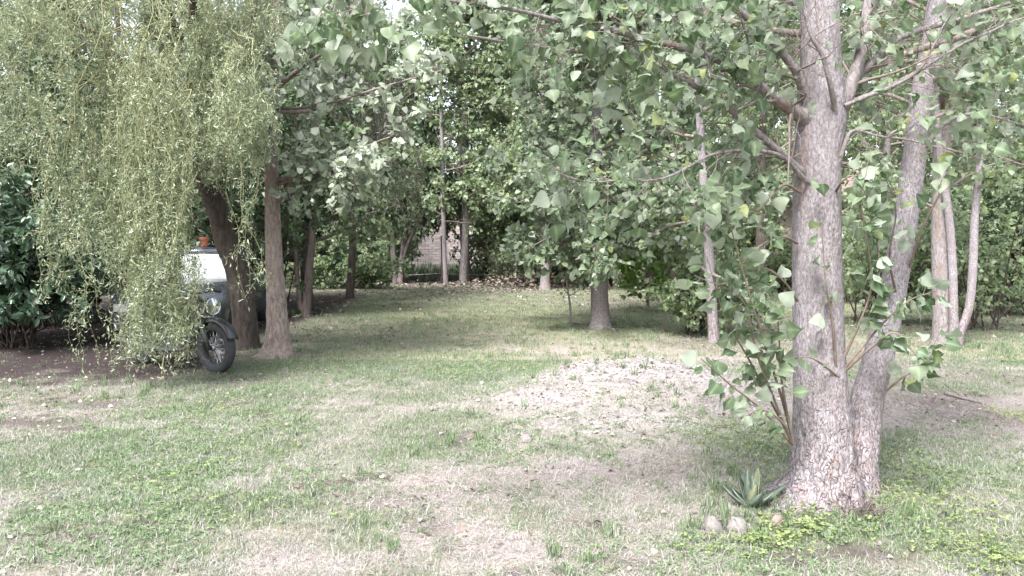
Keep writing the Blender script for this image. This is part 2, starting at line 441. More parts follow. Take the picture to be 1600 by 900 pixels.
M['bark_dark'] = bark_mat('dark_bark', (0.105, 0.085, 0.072), (0.03, 0.025, 0.022), 0.25, 18.0, 1.0)
M['bark_red'] = bark_mat('reddish_bark', (0.21, 0.17, 0.155), (0.075, 0.057, 0.05), 0.25, 20.0, 0.8)
M['twig'] = bark_mat('twig_bark', (0.26, 0.22, 0.195), (0.10, 0.08, 0.07), 0.4, 30.0, 0.4)
M['shoot'] = bark_mat('young_shoot_bark', (0.215, 0.17, 0.135), (0.11, 0.08, 0.065), 0.4, 30.0, 0.3)
M['willow_twig'] = bark_mat('willow_twig_bark', (0.32, 0.33, 0.18), (0.17, 0.17, 0.09), 0.4, 30.0, 0.2)
M['black'] = plain_mat('black_paint', (0.018, 0.018, 0.020), 0.32, 0.0, 0.2, 6, coat=0.3)
M['rubber'] = plain_mat('tyre_rubber', (0.035, 0.035, 0.038), 0.75, 0, 0.3, 25, 0.2)
M['chrome'] = plain_mat('chrome', (0.62, 0.62, 0.64), 0.18, 1.0, 0.1)
M['alloy'] = plain_mat('cast_alloy', (0.36, 0.36, 0.38), 0.42, 1.0, 0.2, 30)
M['engine'] = plain_mat('engine_metal', (0.09, 0.09, 0.095), 0.45, 0.7, 0.3, 30)
M['leather'] = plain_mat('seat_vinyl', (0.025, 0.022, 0.022), 0.55, 0, 0.2, 40, 0.1)
M['amber'] = plain_mat('amber_lens', (0.65, 0.22, 0.03), 0.25, 0, 0.1)
M['car_paint'] = plain_mat('car_paint', (0.055, 0.060, 0.072), 0.25, 0.2, 0.08, 3, coat=0.8)
M['car_trim'] = plain_mat('car_trim', (0.02, 0.02, 0.022), 0.55, 0, 0.1)
M['interior'] = plain_mat('car_interior', (0.03, 0.03, 0.032), 0.8)
M['plate'] = plain_mat('plate', (0.55, 0.55, 0.55), 0.5)
M['orange'] = plain_mat('orange_plastic', (0.42, 0.12, 0.065), 0.45, 0, 0.15)
M['brick'] = tint_mat('brick', (0.46, 0.38, 0.36), (0.66, 0.60, 0.58), (0.56, 0.52, 0.50), 0.9)
M['mortar'] = plain_mat('mortar', (0.42, 0.38, 0.35), 0.95, 0, 0.2, 20, 0.3)
M['render_pink'] = plain_mat('pink_render', (0.50, 0.40, 0.38), 0.9, 0, 0.12, 3, 0.2)
M['render_white'] = plain_mat('white_render', (0.74, 0.72, 0.69), 0.9, 0, 0.08, 3, 0.2)
M['blue'] = plain_mat('blue_paint', (0.035, 0.042, 0.12), 0.5, 0, 0.15)
M['roof'] = plain_mat('roof_tile', (0.20, 0.15, 0.135), 0.85, 0, 0.2, 6, 0.3)
M['wire'] = plain_mat('galvanised_wire', (0.42, 0.42, 0.43), 0.5, 0.8)
M['post'] = bark_mat('weathered_post', (0.28, 0.24, 0.21), (0.12, 0.10, 0.09), 0.2, 20, 0.6)

def glass_mat(name, tint, rough=0.03, spec=1.0):
    m, t, o = new_mat(name); N = NT(t)
    gl = N.n('ShaderNodeBsdfGlossy'); gl.inputs[0].default_value = (0.9, 0.93, 0.95, 1); gl.inputs['Roughness'].default_value = rough
    tr = N.n('ShaderNodeBsdfTransparent'); tr.inputs[0].default_value = (*tint, 1)
    fr = N.n('ShaderNodeFresnel'); fr.inputs[0].default_value = 1.75
    mx = N.n('ShaderNodeMixShader'); t.links.new(fr.outputs[0], mx.inputs[0]); t.links.new(tr.outputs[0], mx.inputs[1]); t.links.new(gl.outputs[0], mx.inputs[2])
    t.links.new(mx.outputs[0], o.inputs[0]); return m
M['glass'] = glass_mat('car_glass', (0.35, 0.38, 0.38))
M['clear'] = glass_mat('windscreen_glass', (0.92, 0.94, 0.93))
M['shade'] = plain_mat('sky_reflection_pale', (0.50, 0.51, 0.50), 0.5, 0.0, 0.1, 8, 0.2)  # pale surface standing in for sky mirrored in the windscreen
M['lens'] = glass_mat('lamp_glass', (0.62, 0.66, 0.45))
#@@SETTING
# ------------------------------------------------------------------ ground
def blob(x, y, px, py, sx, sy):
    cx, cy = G(px, py); d = cy
    return np.exp(-0.5 * (((x - cx) / (sx / F * d)) ** 2 + ((y - cy) / (sy * d * d / (F * HC))) ** 2))

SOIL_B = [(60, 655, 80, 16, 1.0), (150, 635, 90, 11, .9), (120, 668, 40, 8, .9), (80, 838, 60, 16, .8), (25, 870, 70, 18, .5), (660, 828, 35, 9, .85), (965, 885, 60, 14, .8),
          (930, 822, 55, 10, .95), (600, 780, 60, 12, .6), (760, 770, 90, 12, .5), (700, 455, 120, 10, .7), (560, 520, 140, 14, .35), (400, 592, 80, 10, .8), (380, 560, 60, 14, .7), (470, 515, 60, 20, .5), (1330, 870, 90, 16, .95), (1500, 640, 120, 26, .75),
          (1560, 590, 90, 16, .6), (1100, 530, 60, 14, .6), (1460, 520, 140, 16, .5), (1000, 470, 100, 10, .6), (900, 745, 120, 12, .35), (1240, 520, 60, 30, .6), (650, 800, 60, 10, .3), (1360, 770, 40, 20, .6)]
GREEN_B = [(250, 780, 150, 60, .9), (120, 720, 120, 40, .6), (400, 690, 120, 40, .5), (700, 672, 90, 22, .9), (860, 840, 90, 26, .9), (560, 850, 110, 36, .6), (1480, 720, 130, 46, 1.0), (1560, 860, 90, 40, .9), (1180, 700, 80, 40, .8),
           (420, 620, 160, 12, .7), (700, 560, 260, 16, .7), (850, 500, 220, 26, .8), (620, 480, 160, 14, .6), (1560, 545, 80, 14, 1.0), (960, 520, 90, 8, .9), (1060, 580, 120, 10, .8), (300, 640, 120, 10, .5),
           (600, 620, 200, 12, .6), (1250, 840, 100, 30, .8), (920, 880, 60, 24, .7), (250, 870, 110, 30, .8), (1460, 600, 80, 10, .5), (1100, 860, 90, 24, .6)]
RUB_B = [(950, 612, 105, 20, 1.0), (1075, 618, 90, 20, .9), (850, 640, 95, 18, .8), (960, 665, 150, 22, .7), (1120, 655, 80, 16, .6)]
PALE_B = [(720, 610, 120, 8, .6), (560, 640, 120, 14, .4), (880, 740, 180, 22, .8), (650, 760, 130, 24, .7), (760, 850, 100, 24, .6), (420, 760, 90, 22, .5), (1010, 560, 120, 7, .8), (1380, 640, 160, 30, .5), (480, 870, 90, 22, .6), (150, 610, 150, 10, .5), (880, 545, 160, 8, .7)]
def bsum(x, y, lst):
    r = np.zeros_like(x)
    for px, py, sx, sy, w in lst: r = np.maximum(r, w * blob(x, y, px, py, sx, sy))
    return r

def masks(x, y):
    x = np.asarray(x, float); y = np.asarray(y, float)
    n1 = n2(x, y, 0.55, 4, 11); nb = n2(x, y, 2.3, 3, 21); nf = n2(x, y, 6.0, 3, 31)
    park = smooth(-3.15, -3.9, x + 1.0 * (n1 - 0.5)) * smooth(8.0, 8.9, y + 1.6 * (nb - 0.5)) * smooth(24, 20, y)  # bare parking earth, with the willow shade painted in as dark soil
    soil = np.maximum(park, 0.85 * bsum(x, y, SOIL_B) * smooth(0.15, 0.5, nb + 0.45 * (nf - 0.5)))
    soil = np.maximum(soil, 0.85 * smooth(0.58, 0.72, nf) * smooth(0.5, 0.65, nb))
    soil = np.maximum(soil, smooth(23, 26, y) * 0.8)
    rub = bsum(x, y, RUB_B) * smooth(0.12, 0.45, nb + 0.3 * (nf - 0.5) + 0.15)
    green = 0.52 + 0.60 * bsum(x, y, GREEN_B) + 1.1 * (n1 - 0.5) + 1.0 * (nb - 0.5) + 0.7 * (nf - 0.5)
    green -= 0.55 * bsum(x, y, PALE_B)
    green += 0.30 * smooth(9.5, 14, y)
    green = np.clip(green, 0.02, 1) * (1 - 0.93 * soil) * (1 - 0.9 * rub)
    return soil, np.clip(green, 0, 1), np.clip(rub, 0, 1), park

MOUND = [(950, 604, 80, 15, .22), (1075, 610, 80, 17, .16), (850, 632, 90, 16, .09), (1000, 640, 140, 24, .06)]
def gh(x, y):
    x = np.asarray(x, float); y = np.asarray(y, float)
    z = 0.05 * (n2(x, y, 0.35, 2, 3) - 0.5) + 0.035 * (n2(x, y, 1.8, 3, 5) - 0.5) + 0.022 * (n2(x, y, 9.0, 3, 6) - 0.5)
    for px, py, sx, sy, w in MOUND: z = z + w * blob(x, y, px, py, sx, sy) * (0.8 + 0.4 * n2(x, y, 3.0, 3, 9))
    bx, by = 1.72, 4.5
    z = z + 0.05 * np.exp(-((x - bx) ** 2 + (y - by) ** 2) / 0.18)
    return z

def axis(parts):
    r = [parts[0][0]]
    for a, b, st in parts: r += list(np.arange(a, b, st))[1:] + [b]
    return np.array(r)
gx = axis([(-400, -60, 40), (-60, -14, 2.5), (-14, -6, 0.25), (-6, 6.5, 0.055), (6.5, 14, 0.25), (14, 60, 2.5), (60, 400, 40)])
gy = axis([(-40, 0, 4), (0, 3, 0.3), (3, 9.5, 0.045), (9.5, 16, 0.11), (16, 30, 0.3), (30, 60, 2), (60, 600, 40)])
X, Y = np.meshgrid(gx, gy); xf, yf = X.ravel(), Y.ravel()
soil, green, rub, park = masks(xf, yf)
gv = np.stack([xf, yf, gh(xf, yf)], 1)
ix = np.arange(len(xf)).reshape(X.shape)
gq = np.stack([ix[:-1, :-1], ix[:-1, 1:], ix[1:, 1:], ix[1:, :-1]], -1).reshape(-1, 4)

gm, t, o = new_mat('ground_soil'); N = NT(t)
at = N.n('ShaderNodeAttribute', attribute_name='tint'); sp = N.n('ShaderNodeSeparateColor', Color=at.outputs[0]); tc = N.n('ShaderNodeTexCoord')
P = tc.outputs['Object']
nA, nB, nC = N.noise(P, 3.0, 6, 0.6), N.noise(P, 28.0, 5, 0.7), N.noise(P, 120.0, 4, 0.7)
base = N.mix(N.maprange(nB, 0.3, 0.7), (0.205, 0.172, 0.16), (0.39, 0.345, 0.33))
base = N.mix(N.maprange(nC, 0.4, 0.65, 0, 0.7), base, (0.17, 0.13, 0.10))
base = N.mix(N.math('MULTIPLY', sp.outputs[1], N.maprange(nB, 0.25, 0.7, 0.9, 0.35)), base, (0.15, 0.165, 0.065))
soil_shade_c = N.mix(N.maprange(nC, 0.3, 0.7), (0.024, 0.018, 0.0185), (0.070, 0.054, 0.052))  # dark earth; shade under the willow is put into this colour too
base = N.mix(sp.outputs[0], base, soil_shade_c)
rubc = N.mix(N.maprange(nC, 0.35, 0.65), (0.19, 0.17, 0.165), (0.38, 0.35, 0.34))
base = N.mix(sp.outputs[2], base, rubc)
hh = N.math('ADD', N.math('MULTIPLY', nB, 1.0), N.math('MULTIPLY', nC, 0.5))
b = N.bsdf(Base_Color=base, Roughness=0.95, Normal=N.bump(hh, 0.9, 0.02)); b.inputs['Specular IOR Level'].default_value = 0.1
t.links.new(b.outputs[0], o.inputs[0])
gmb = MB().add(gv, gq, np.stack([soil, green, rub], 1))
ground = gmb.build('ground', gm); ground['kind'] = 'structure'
ground['label'] = 'patchy grass clearing floor of soil and dry thatch'

# ------------------------------------------------------------------ grass, straw, clover, litter, rubble
def ground_points(n, dmin, dmax, power=1.0, r=rng, wide=0.70):
    """random ground positions in front of the viewpoint, uniform per square metre when power = 1"""
    u = r.random(n); d = (dmin ** (power + 1) + u * (dmax ** (power + 1) - dmin ** (power + 1))) ** (1 / (power + 1))
    x = (r.random(n) * 2 - 1) * d * wide
    return x, d

def lay(n, dmin, dmax, power, fn, r=rng):
    x, y = ground_points(n, dmin, dmax, power, r)
    s, g, ru, pk = masks(x, y); keep = r.random(n) < fn(s, g, ru, x, y, pk)
    x, y = x[keep], y[keep]
    return np.stack([x, y, gh(x, y)], 1), s[keep], g[keep], ru[keep]

BLADES = [blade(0.035, 0.5), blade(0.03, 1.0), blade(0.045, 1.4), blade(0.03, 0.2)]
STRAW_T = [kite(0.045, 0.5, 0.03), kite(0.04, 0.4, 0.08), kite(0.035, 0.6, -0.05)]
BLADES_LO = [(b_[0], b_[1], b_[2]) for b_ in (blade(0.05, 0.6, 2), blade(0.05, 1.2, 2))]

def put_blades(mb, p, g, s, h0, h1, tmpl, lean, wmul, dry, r=rng):
    n = len(p); az = r.random(n) * 2 * math.pi
    el = np.clip(r.normal(lean, 0.25, n), 0.05, 1.5)
    d = np.stack([np.cos(az) * np.cos(el), np.sin(az) * np.cos(el), np.sin(el)], 1)
    nn = np.stack([-np.cos(az) * np.sin(el), -np.sin(az) * np.sin(el), np.cos(el)], 1)
    h = (h0 + (h1 - h0) * r.random(n) ** 1.6) * (0.6 + 0.7 * g)
    tint = np.stack([np.clip(0.25 + 0.35 * n2(p[:, 0], p[:, 1], 1.2, 2, 77) + r.normal(0.1, 0.22, n), 0, 1), np.clip(dry + r.normal(0, 0.25, n), 0, 1), np.zeros(n)], 1)
    pick = r.integers(0, len(tmpl), n)
    for k, tp in enumerate(tmpl):
        m = pick == k
        scatter(mb, tp, p[m], d[m], nn[m], h[m], tint[m], (wmul * (0.05 / np.maximum(h[m], 0.02)) ** 0.5))

def instancer(name, protos, p, rotz, tilt, scl, idx):
    """one object that strews small clumps (alike, uncountable) over the ground"""
    n = len(p); me = bpy.data.meshes.new(name); me.vertices.add(n); me.vertices.foreach_set('co', p.astype(np.float32).ravel())
    a = me.attributes.new('rot', 'FLOAT_VECTOR', 'POINT'); a.data.foreach_set('vector', np.stack([tilt[:, 0], tilt[:, 1], rotz], 1).astype(np.float32).ravel())
    a = me.attributes.new('scl', 'FLOAT', 'POINT'); a.data.foreach_set('value', scl.astype(np.float32))
    a = me.attributes.new('idx', 'INT', 'POINT'); a.data.foreach_set('value', idx.astype(np.int32))
    ob = bpy.data.objects.new(name, me); COL.objects.link(ob)
    pc = bpy.data.collections.new(name + '_clumps')
    for k, m_ in enumerate(protos): pc.objects.link(bpy.data.objects.new('%s_clump_%02d' % (name, k), m_))
    ng = bpy.data.node_groups.new(name, 'GeometryNodeTree')
    ng.interface.new_socket('Geometry', in_out='INPUT', socket_type='NodeSocketGeometry'); ng.interface.new_socket('Geometry', in_out='OUTPUT', socket_type='NodeSocketGeometry')
    gi, go_ = ng.nodes.new('NodeGroupInput'), ng.nodes.new('NodeGroupOutput'); ci = ng.nodes.new('GeometryNodeCollectionInfo'); ip = ng.nodes.new('GeometryNodeInstanceOnPoints')
    ci.inputs['Collection'].default_value = pc; ci.inputs['Separate Children'].default_value = True; ci.inputs['Reset Children'].default_value = True
    def att(nm, typ):
        q = ng.nodes.new('GeometryNodeInputNamedAttribute'); q.data_type = typ; q.inputs['Name'].default_value = nm; return [o_ for o_ in q.outputs if o_.enabled][0]
    ip.inputs['Pick Instance'].default_value = True
    ng.links.new(gi.outputs[0], ip.inputs['Points']); ng.links.new(ci.outputs[0], ip.inputs['Instance'])
    ng.links.new(att('idx', 'INT'), ip.inputs['Instance Index']); ng.links.new(att('rot', 'FLOAT_VECTOR'), ip.inputs['Rotation']); ng.links.new(att('scl', 'FLOAT'), ip.inputs['Scale'])
    ng.links.new(ip.outputs[0], go_.inputs[0])
    md_ = ob.modifiers.new('strew', 'NODES'); md_.node_group = ng; ob['kind'] = 'stuff'
    return ob

def clump(name, mat, nb, rad, h0, h1, lean, wmul, dry, tone, r, tmpl=None, weeds=0):
    a_, q_ = r.random(nb) * 6.28, rad * np.sqrt(r.random(nb)); p = np.stack([q_ * np.cos(a_), q_ * np.sin(a_), np.full(nb, -0.004)], 1); az = r.random(nb) * 6.28
    el = np.clip(r.normal(lean, 0.28, nb), 0.03, 1.5); ca, sa = np.cos(az), np.sin(az)
    d = np.stack([ca * np.cos(el), sa * np.cos(el), np.sin(el)], 1); nn = np.stack([-ca * np.sin(el), -sa * np.sin(el), np.cos(el)], 1)
    h = h0 + (h1 - h0) * r.random(nb) ** 1.5; ti = np.stack([np.clip(tone + r.normal(0, .2, nb), 0, 1), np.clip((r.random(nb) < dry) * r.uniform(.5, 1, nb), 0, 1), np.zeros(nb)], 1)
    mb = MB(); pick = r.integers(0, len(tmpl), nb)
    for k, tp_ in enumerate(tmpl):
        m_ = pick == k
        if m_.any(): scatter(mb, tp_, p[m_] + np.array([0, 0, .004 if lean < .3 else 0]), d[m_], nn[m_], h[m_], ti[m_], wmul * (0.05 / np.maximum(h[m_], 0.02)) ** 0.5)
    if weeds:
        a_ = r.random(weeds) * 6.28; p = np.stack([r.normal(0, rad * .4, weeds), r.normal(0, rad * .4, weeds), np.full(weeds, .006)], 1)
        d = np.stack([np.cos(a_), np.sin(a_), r.uniform(.1, .6, weeds)], 1); nn = np.tile([[0, 0, 1.]], (weeds, 1)) + r.normal(0, .3, (weeds, 3))
        scatter(mb, LEAF_SM[0], p, d, nn, r.uniform(.009, .020, weeds), np.stack([np.clip(tone + .1 + r.normal(0, .2, weeds), 0, 1), np.zeros(weeds), np.zeros(weeds)], 1))
    me = mesh_from(name, np.concatenate(mb.v).astype(np.float32), mb.f, np.concatenate(mb.t)); me.materials.append(mat); return me

rp = np.random.default_rng(91); B_ = BLADES_LO
GC = [clump('grass_clump', M['grass'], 30, .07, .012, .045, .55, .75, .15, .35 + .12 * k, rp, B_) for k in range(4)]                      # 0-3 green
GC += [clump('grass_clump', M['grass'], 26, .07, .012, .05, .45, .7, .45, .45 + .1 * k, rp, B_) for k in range(3)]                        # 4-6 half dry
GC += [clump('grass_clump', M['grass'], 16, .06, .012, .04, .5, .8, .1, .5 + .1 * k, rp, B_, weeds=16) for k in range(3)]                 # 7-9 weedy
GC += [clump('grass_clump', M['grass'], 24, .035, .05, .15, .95, 1.3, .12, .4 + .15 * k, rp, BLADES) for k in range(2)]                   # 10-11 long tufts
GC += [clump('grass_clump', M['grass'], 26, .2, .15, .55, 1.25, 2.0, .6, .5, rp, B_)]                                                     # 12 tall rank grass
P_, I_, S_ = [], [], []
p, s, g, ru = lay(62000, 3.2, 9.8, 0.8, lambda s, g, ru, x, y, pk: np.clip(g * 1.25, 0, 1) ** 1.1 * (1 - .7 * ru))
u = rng.random(len(p)); wd_ = n2(p[:, 0], p[:, 1], 1.6, 2, 133)
idx = np.where(u < g * 1.1, rng.integers(0, 4, len(p)), rng.integers(4, 7, len(p))); idx = np.where((wd_ > .5) & (rng.random(len(p)) < .3), rng.integers(7, 10, len(p)), idx)
P_.append(p); I_.append(idx); S_.append(rng.uniform(.65, 1.25, len(p)) * (.75 + .5 * g))
p, s, g, ru = lay(34000, 9.5, 25, 0.8, lambda s, g, ru, x, y, pk: np.clip(g * 1.3, 0, 1))
P_.append(p); I_.append(np.where(rng.random(len(p)) < .25 + g, rng.integers(0, 4, len(p)), rng.integers(4, 7, len(p)))); S_.append(rng.uniform(1.1, 2.1, len(p)))
tx, ty = ground_points(700, 3.3, 15, 1.0); s, g, ru, pk = masks(tx, ty); k = (rng.random(700) < g * .8 + 0.04)
tuft = [np.stack([tx[k], ty[k]], 1)]
for px, py, cnt in [(960, 612, 7), (900, 622, 5), (1000, 600, 8), (1020, 640, 4), (1060, 592, 7), (610, 868, 5), (900, 880, 6), (450, 700, 3), (1565, 550, 16), (1530, 545, 12), (1490, 560, 6), (965, 505, 12), (1000, 515, 8), (290, 612, 5),
                    (1440, 760, 6), (1420, 800, 6), (1040, 640, 3), (880, 512, 5), (1150, 745, 5), (440, 556, 7), (500, 556, 6), (880, 600, 5), (30, 880, 4), (60, 604, 7), (140, 600, 8), (230, 610, 8), (1140, 770, 5), (1130, 805, 7), (1165, 818, 7), (1200, 815, 6), (1100, 838, 5), (1185, 842, 6), (1400, 830, 5), (1340, 822, 6), (1250, 815, 6)]:
    cx, cy = G(px, py); tuft.append(np.stack([cx + rng.normal(0, 0.14, cnt) * cy / 6, cy + rng.normal(0, 0.18, cnt) * cy / 6], 1))
tuft = np.concatenate(tuft); n = len(tuft)
P_.append(np.column_stack([tuft, gh(tuft[:, 0], tuft[:, 1])])); I_.append(rng.integers(10, 12, n)); S_.append(rng.uniform(.45, 1.1, n))
n = 420; wx_ = rng.normal(-3.2, 2.8, n); wy_ = rng.uniform(28.0, 36.6, n); P_.append(np.stack([wx_, wy_, gh(wx_, wy_)], 1)); I_.append(np.full(n, 12)); S_.append(rng.uniform(.6, 1.2, n))
p = np.concatenate(P_); n = len(p)
go = instancer('grass', GC, p, rng.random(n) * 6.28, rng.normal(0, .1, (n, 2)), np.concatenate(S_), np.concatenate(I_)); go['label'] = 'short patchy green grass growing across the clearing'; go['category'] = 'grass'
print('grass clumps', n)
DC = [clump('dry_grass_clump', M['straw'], 24, .08, .015, .075, .12, .62, .15, .3 + .12 * k, rp, STRAW_T) for k in range(5)]
p, s, g, ru = lay(52000, 3.2, 10, 0.8, lambda s, g, ru, x, y, pk: np.clip(0.85 - 0.45 * g - 0.95 * s, 0.03, 1) * (1 - 0.65 * ru) * (1 - 0.95 * pk))
p2, s, g, ru = lay(22000, 10, 25, 0.9, lambda s, g, ru, x, y, pk: np.clip(0.5 - 0.5 * g, 0.02, 1) * (1 - 0.97 * pk) * (1 - .5 * smooth(11, 15, y)))
sc = np.concatenate([rng.uniform(.6, 1.15, len(p)), rng.uniform(1.0, 1.7, len(p2))]); p = np.concatenate([p, p2]); p[:, 2] += .004; n = len(p)
so = instancer('dry_grass', DC, p, rng.random(n) * 6.28, rng.normal(0, .08, (n, 2)), sc, rng.integers(0, 5, n)); so['label'] = 'flattened dry straw and thatch lying over the clearing'; so['category'] = 'dry grass'

# broad-leaved ground cover: clover leaflets
cl = MB()
p, s, g, ru = lay(60000, 3.2, 10, 1.0, lambda s, g, ru, x, y, pk: np.clip((g - 0.5) * 0.45, 0, 1) * (n2(x, y, 1.1, 3, 91) > 0.5))
q = [p]
for px, py, sx, sy, cnt in [(1235, 835, 38, 10, 170), (1190, 852, 30, 8, 70), (1262, 815, 20, 9, 50), (1140, 860, 60, 14, 90), (1460, 800, 70, 30, 350), (1400, 730, 40, 26, 250), (1180, 690, 70, 24, 350), (1560, 870, 60, 20, 250), (950, 610, 60, 8, 60), (1050, 590, 50, 8, 120), (1590, 655, 20, 10, 200)]:
    cx, cy = G(px, py); a_ = cx + rng.normal(0, sx / F * cy, cnt); b_ = cy + rng.normal(0, sy * cy * cy / (F * HC), cnt); q.append(np.stack([a_, b_, gh(a_, b_)], 1))
p = np.concatenate(q); n = len(p)
p3 = np.repeat(p, 3, 0); p3[:, 2] += np.repeat(0.012 + 0.04 * rng.random(n), 3)
az = np.repeat(rng.random(n) * 6.28, 3) + np.tile([0, 2.09, 4.19], n)
d = np.stack([np.cos(az), np.sin(az), np.full(3 * n, 0.1) + rng.normal(0, .2, 3 * n)], 1); nn = np.tile([[0, 0, 1.0]], (3 * n, 1)) + rng.normal(0, 0.25, (3 * n, 3))
ti = np.repeat(np.stack([rng.random(n), np.clip(rng.normal(0.05, 0.15, n), 0, 1), np.zeros(n)], 1), 3, 0)
scatter(cl, kite(0.42, 0.62, 0.08), p3, d, nn, np.repeat(0.011 + 0.013 * rng.random(n), 3), ti)
co = cl.build('clover', M['clover'], kind='stuff'); co['label'] = 'lime green clover leaflets growing low among the grass'; co['category'] = 'clover'

# fallen leaves and chips of wood
li = MB()
p, s, g, ru = lay(26000, 3.3, 12, 1.0, lambda s, g, ru, x, y, pk: np.clip(0.10 + 0.25 * s * (1 - 0.85 * pk) + 0.45 * ru - 0.1 * g, 0, 1))
p2, s, g, ru = lay(30000, 12, 27, 1.0, lambda s, g, ru, x, y, pk: np.clip(0.06 + 0.6 * s - 0.1 * g, 0, 1) * (1 - 0.8 * pk) + 0.9 * np.exp(-((x - 0.8) / 2.4) ** 2 - ((y - 23.8) / 1.3) ** 2))
qx = 1.0 + rng.normal(0, 1.7, 1200); qy = 24.4 + rng.normal(0, 0.6, 1200); p3 = np.stack([qx, qy, gh(qx, qy) + 0.45 * rng.random(1200) * np.exp(-((qx - 1.0) / 2.2) ** 2)], 1)
sc = np.concatenate([0.018 + 0.03 * rng.random(len(p)), 0.05 + 0.06 * rng.random(len(p2)), 0.07 + 0.07 * rng.random(len(p3))])
p = np.concatenate([p, p2, p3]); n = len(p); p[:, 2] += 0.008 + 0.012 * rng.random(n)
d = rng.normal(0, 1, (n, 3)); d[:, 2] *= 0.25; nn = rng.normal(0, 0.45, (n, 3)); nn[:, 2] += 1
ti = np.stack([rng.random(n) ** 1.3, (rng.random(n) < 0.14) * 1.0, np.zeros(n)], 1)
scatter_mix(li, LEAF_LO, p, d, nn, sc, ti)
lo = li.build('leaf_litter', M['litter'], kind='stuff'); lo['label'] = 'fallen dry leaves scattered over soil and at the clearing edge'; lo['category'] = 'leaf litter'

# crushed rubble on the low mound
ICO = np.array([(0, 0, 1), (.9, 0, .2), (.2, .85, .1), (-.8, .4, .25), (-.5, -.75, .15), (.45, -.8, .2), (0, 0, -.5)], float)
ICF = np.array([(0, 1, 2), (0, 2, 3), (0, 3, 4), (0, 4, 5), (0, 5, 1), (6, 2, 1), (6, 3, 2), (6, 4, 3), (6, 5, 4), (6, 1, 5)])
rb = MB()
p, s, g, ru = lay(60000, 6.3, 9.3, 1.0, lambda s, g, ru, x, y, pk: np.clip(ru * 1.0 - 0.2, 0, 1) ** 1.6)
n = len(p); d = rng.normal(0, 1, (n, 3)); nn = rng.normal(0, 1, (n, 3)); sc = 0.005 + 0.017 * rng.random(n) ** 3
ti = np.stack([rng.random(n), (rng.random(n) < 0.15) * rng.random(n), np.zeros(n)], 1)
scatter(rb, (ICO, ICF), p + np.array([0, 0, 0.004]), d, nn, sc, ti)
ro = rb.build('rubble', M['rubble'], smooth_=False, kind='stuff'); ro['label'] = 'pale crushed rubble covering the low mound in the grass'; ro['category'] = 'rubble'
#@@TREES
# ------------------------------------------------------------------ trees
def trunk_path(pts, d, lean=0.0, ztop=None):
    """pts: (px, py, width px[, d]) up the trunk -> rows of x, y, z, radius"""
    r = []
    for q in pts:
        dd = q[3] if len(q) > 3 else d
        w = W(q[0], q[1], dd); r.append([*w, q[2] / 2 / F * dd])
    return np.array(r)

def trunk_mesh(mb, rows, seg=20, n=60, rough=0.03, furrow=0.0, flare=0.0, seed=1, base_fur=0.0):
    """a real trunk: uneven radius, furrowed bark, buttressed foot"""
    c = spline(rows, n); p, rad = c[:, :3], np.maximum(c[:, 3], 0.004)
    tan = nrm(np.gradient(p, axis=0)); s = nrm(np.cross(tan, np.array([[0.0, 1.0, 0.05]]))); b = np.cross(s, tan)
    a = np.linspace(0, 2 * math.pi, seg, endpoint=False)
    A, H = np.meshgrid(a, p[:, 2] - p[0, 2]); R0 = rad[:, None] * np.ones_like(A)
    q = np.stack([np.cos(A) * 2.2, np.sin(A) * 2.2, H * 1.3], -1).reshape(-1, 3)
    lump = (fbm(q, 3, seed) - 0.5).reshape(A.shape)
    R = R0 * (1 + rough * 4 * lump)
    if flare: R = R * (1 + flare * np.exp(-H / 0.12) * (0.5 + 0.5 * np.cos(A * 5 + seed)) )
    if furrow or base_fur:
        circ = R0
        q = np.stack([np.cos(A) * circ * 55, np.sin(A) * circ * 55, H * 9], -1).reshape(-1, 3)
        f1 = 1 - np.abs(2 * fbm(q, 3, seed + 5) - 1).reshape(A.shape)
        q2 = np.stack([np.cos(A) * circ * 26, np.sin(A) * circ * 26, H * 6], -1).reshape(-1, 3)
        f2 = 1 - np.abs(2 * fbm(q2, 2, seed + 9) - 1).reshape(A.shape)
        fade = np.clip(1 - H / 0.95, 0, 1)
        R = R - furrow * smooth(0.72, 0.98, f1) - base_fur * fade * smooth(0.66, 0.97, f2)
    v = p[:, None, :] + R[:, :, None] * (np.cos(A)[:, :, None] * s[:, None, :] + np.sin(A)[:, :, None] * b[:, None, :])
    idx = np.arange(n * seg).reshape(n, seg)
    f = np.stack([idx[:-1], np.roll(idx, -1, 1)[:-1], np.roll(idx, -1, 1)[1:], idx[1:]], -1).reshape(-1, 4)
    mb.add(v.reshape(-1, 3), f); mb.f.append(np.array([idx[-1] + mb.n - n * seg]))
    return mb

def leaves_on(tw, k, size, r, hang=0.5, up=0.6, t0=0.15, var=0.3, petiole=True):
    pos, tan, t, par = along(tw, k, t0, 1.0, r)
    d = side_dirs(tan, r.uniform(0.6, 1.3, len(pos)), r); d[:, 2] -= hang; d = nrm(d)
    nn = r.normal(0, 0.75, (len(pos), 3)); nn[:, 2] += up; nn[:, 1] -= 0.25
    sc = size * np.clip(r.normal(1, var, len(pos)), 0.4, 1.7)
    return pos, d, nn, sc

def tints(n, r, base=0.45, var=0.25, yellow=0.06, pos=None, clump=(1.1, 0.5)):
    v = r.normal(base, var, n)
    if pos is not None: v = v + clump[1] * (fbm(pos * clump[0], 2, 44) - 0.5)
    y = (r.random(n) < yellow) * r.random(n) * 0.9
    return np.stack([np.clip(v, 0, 1), y, np.zeros(n)], 1)

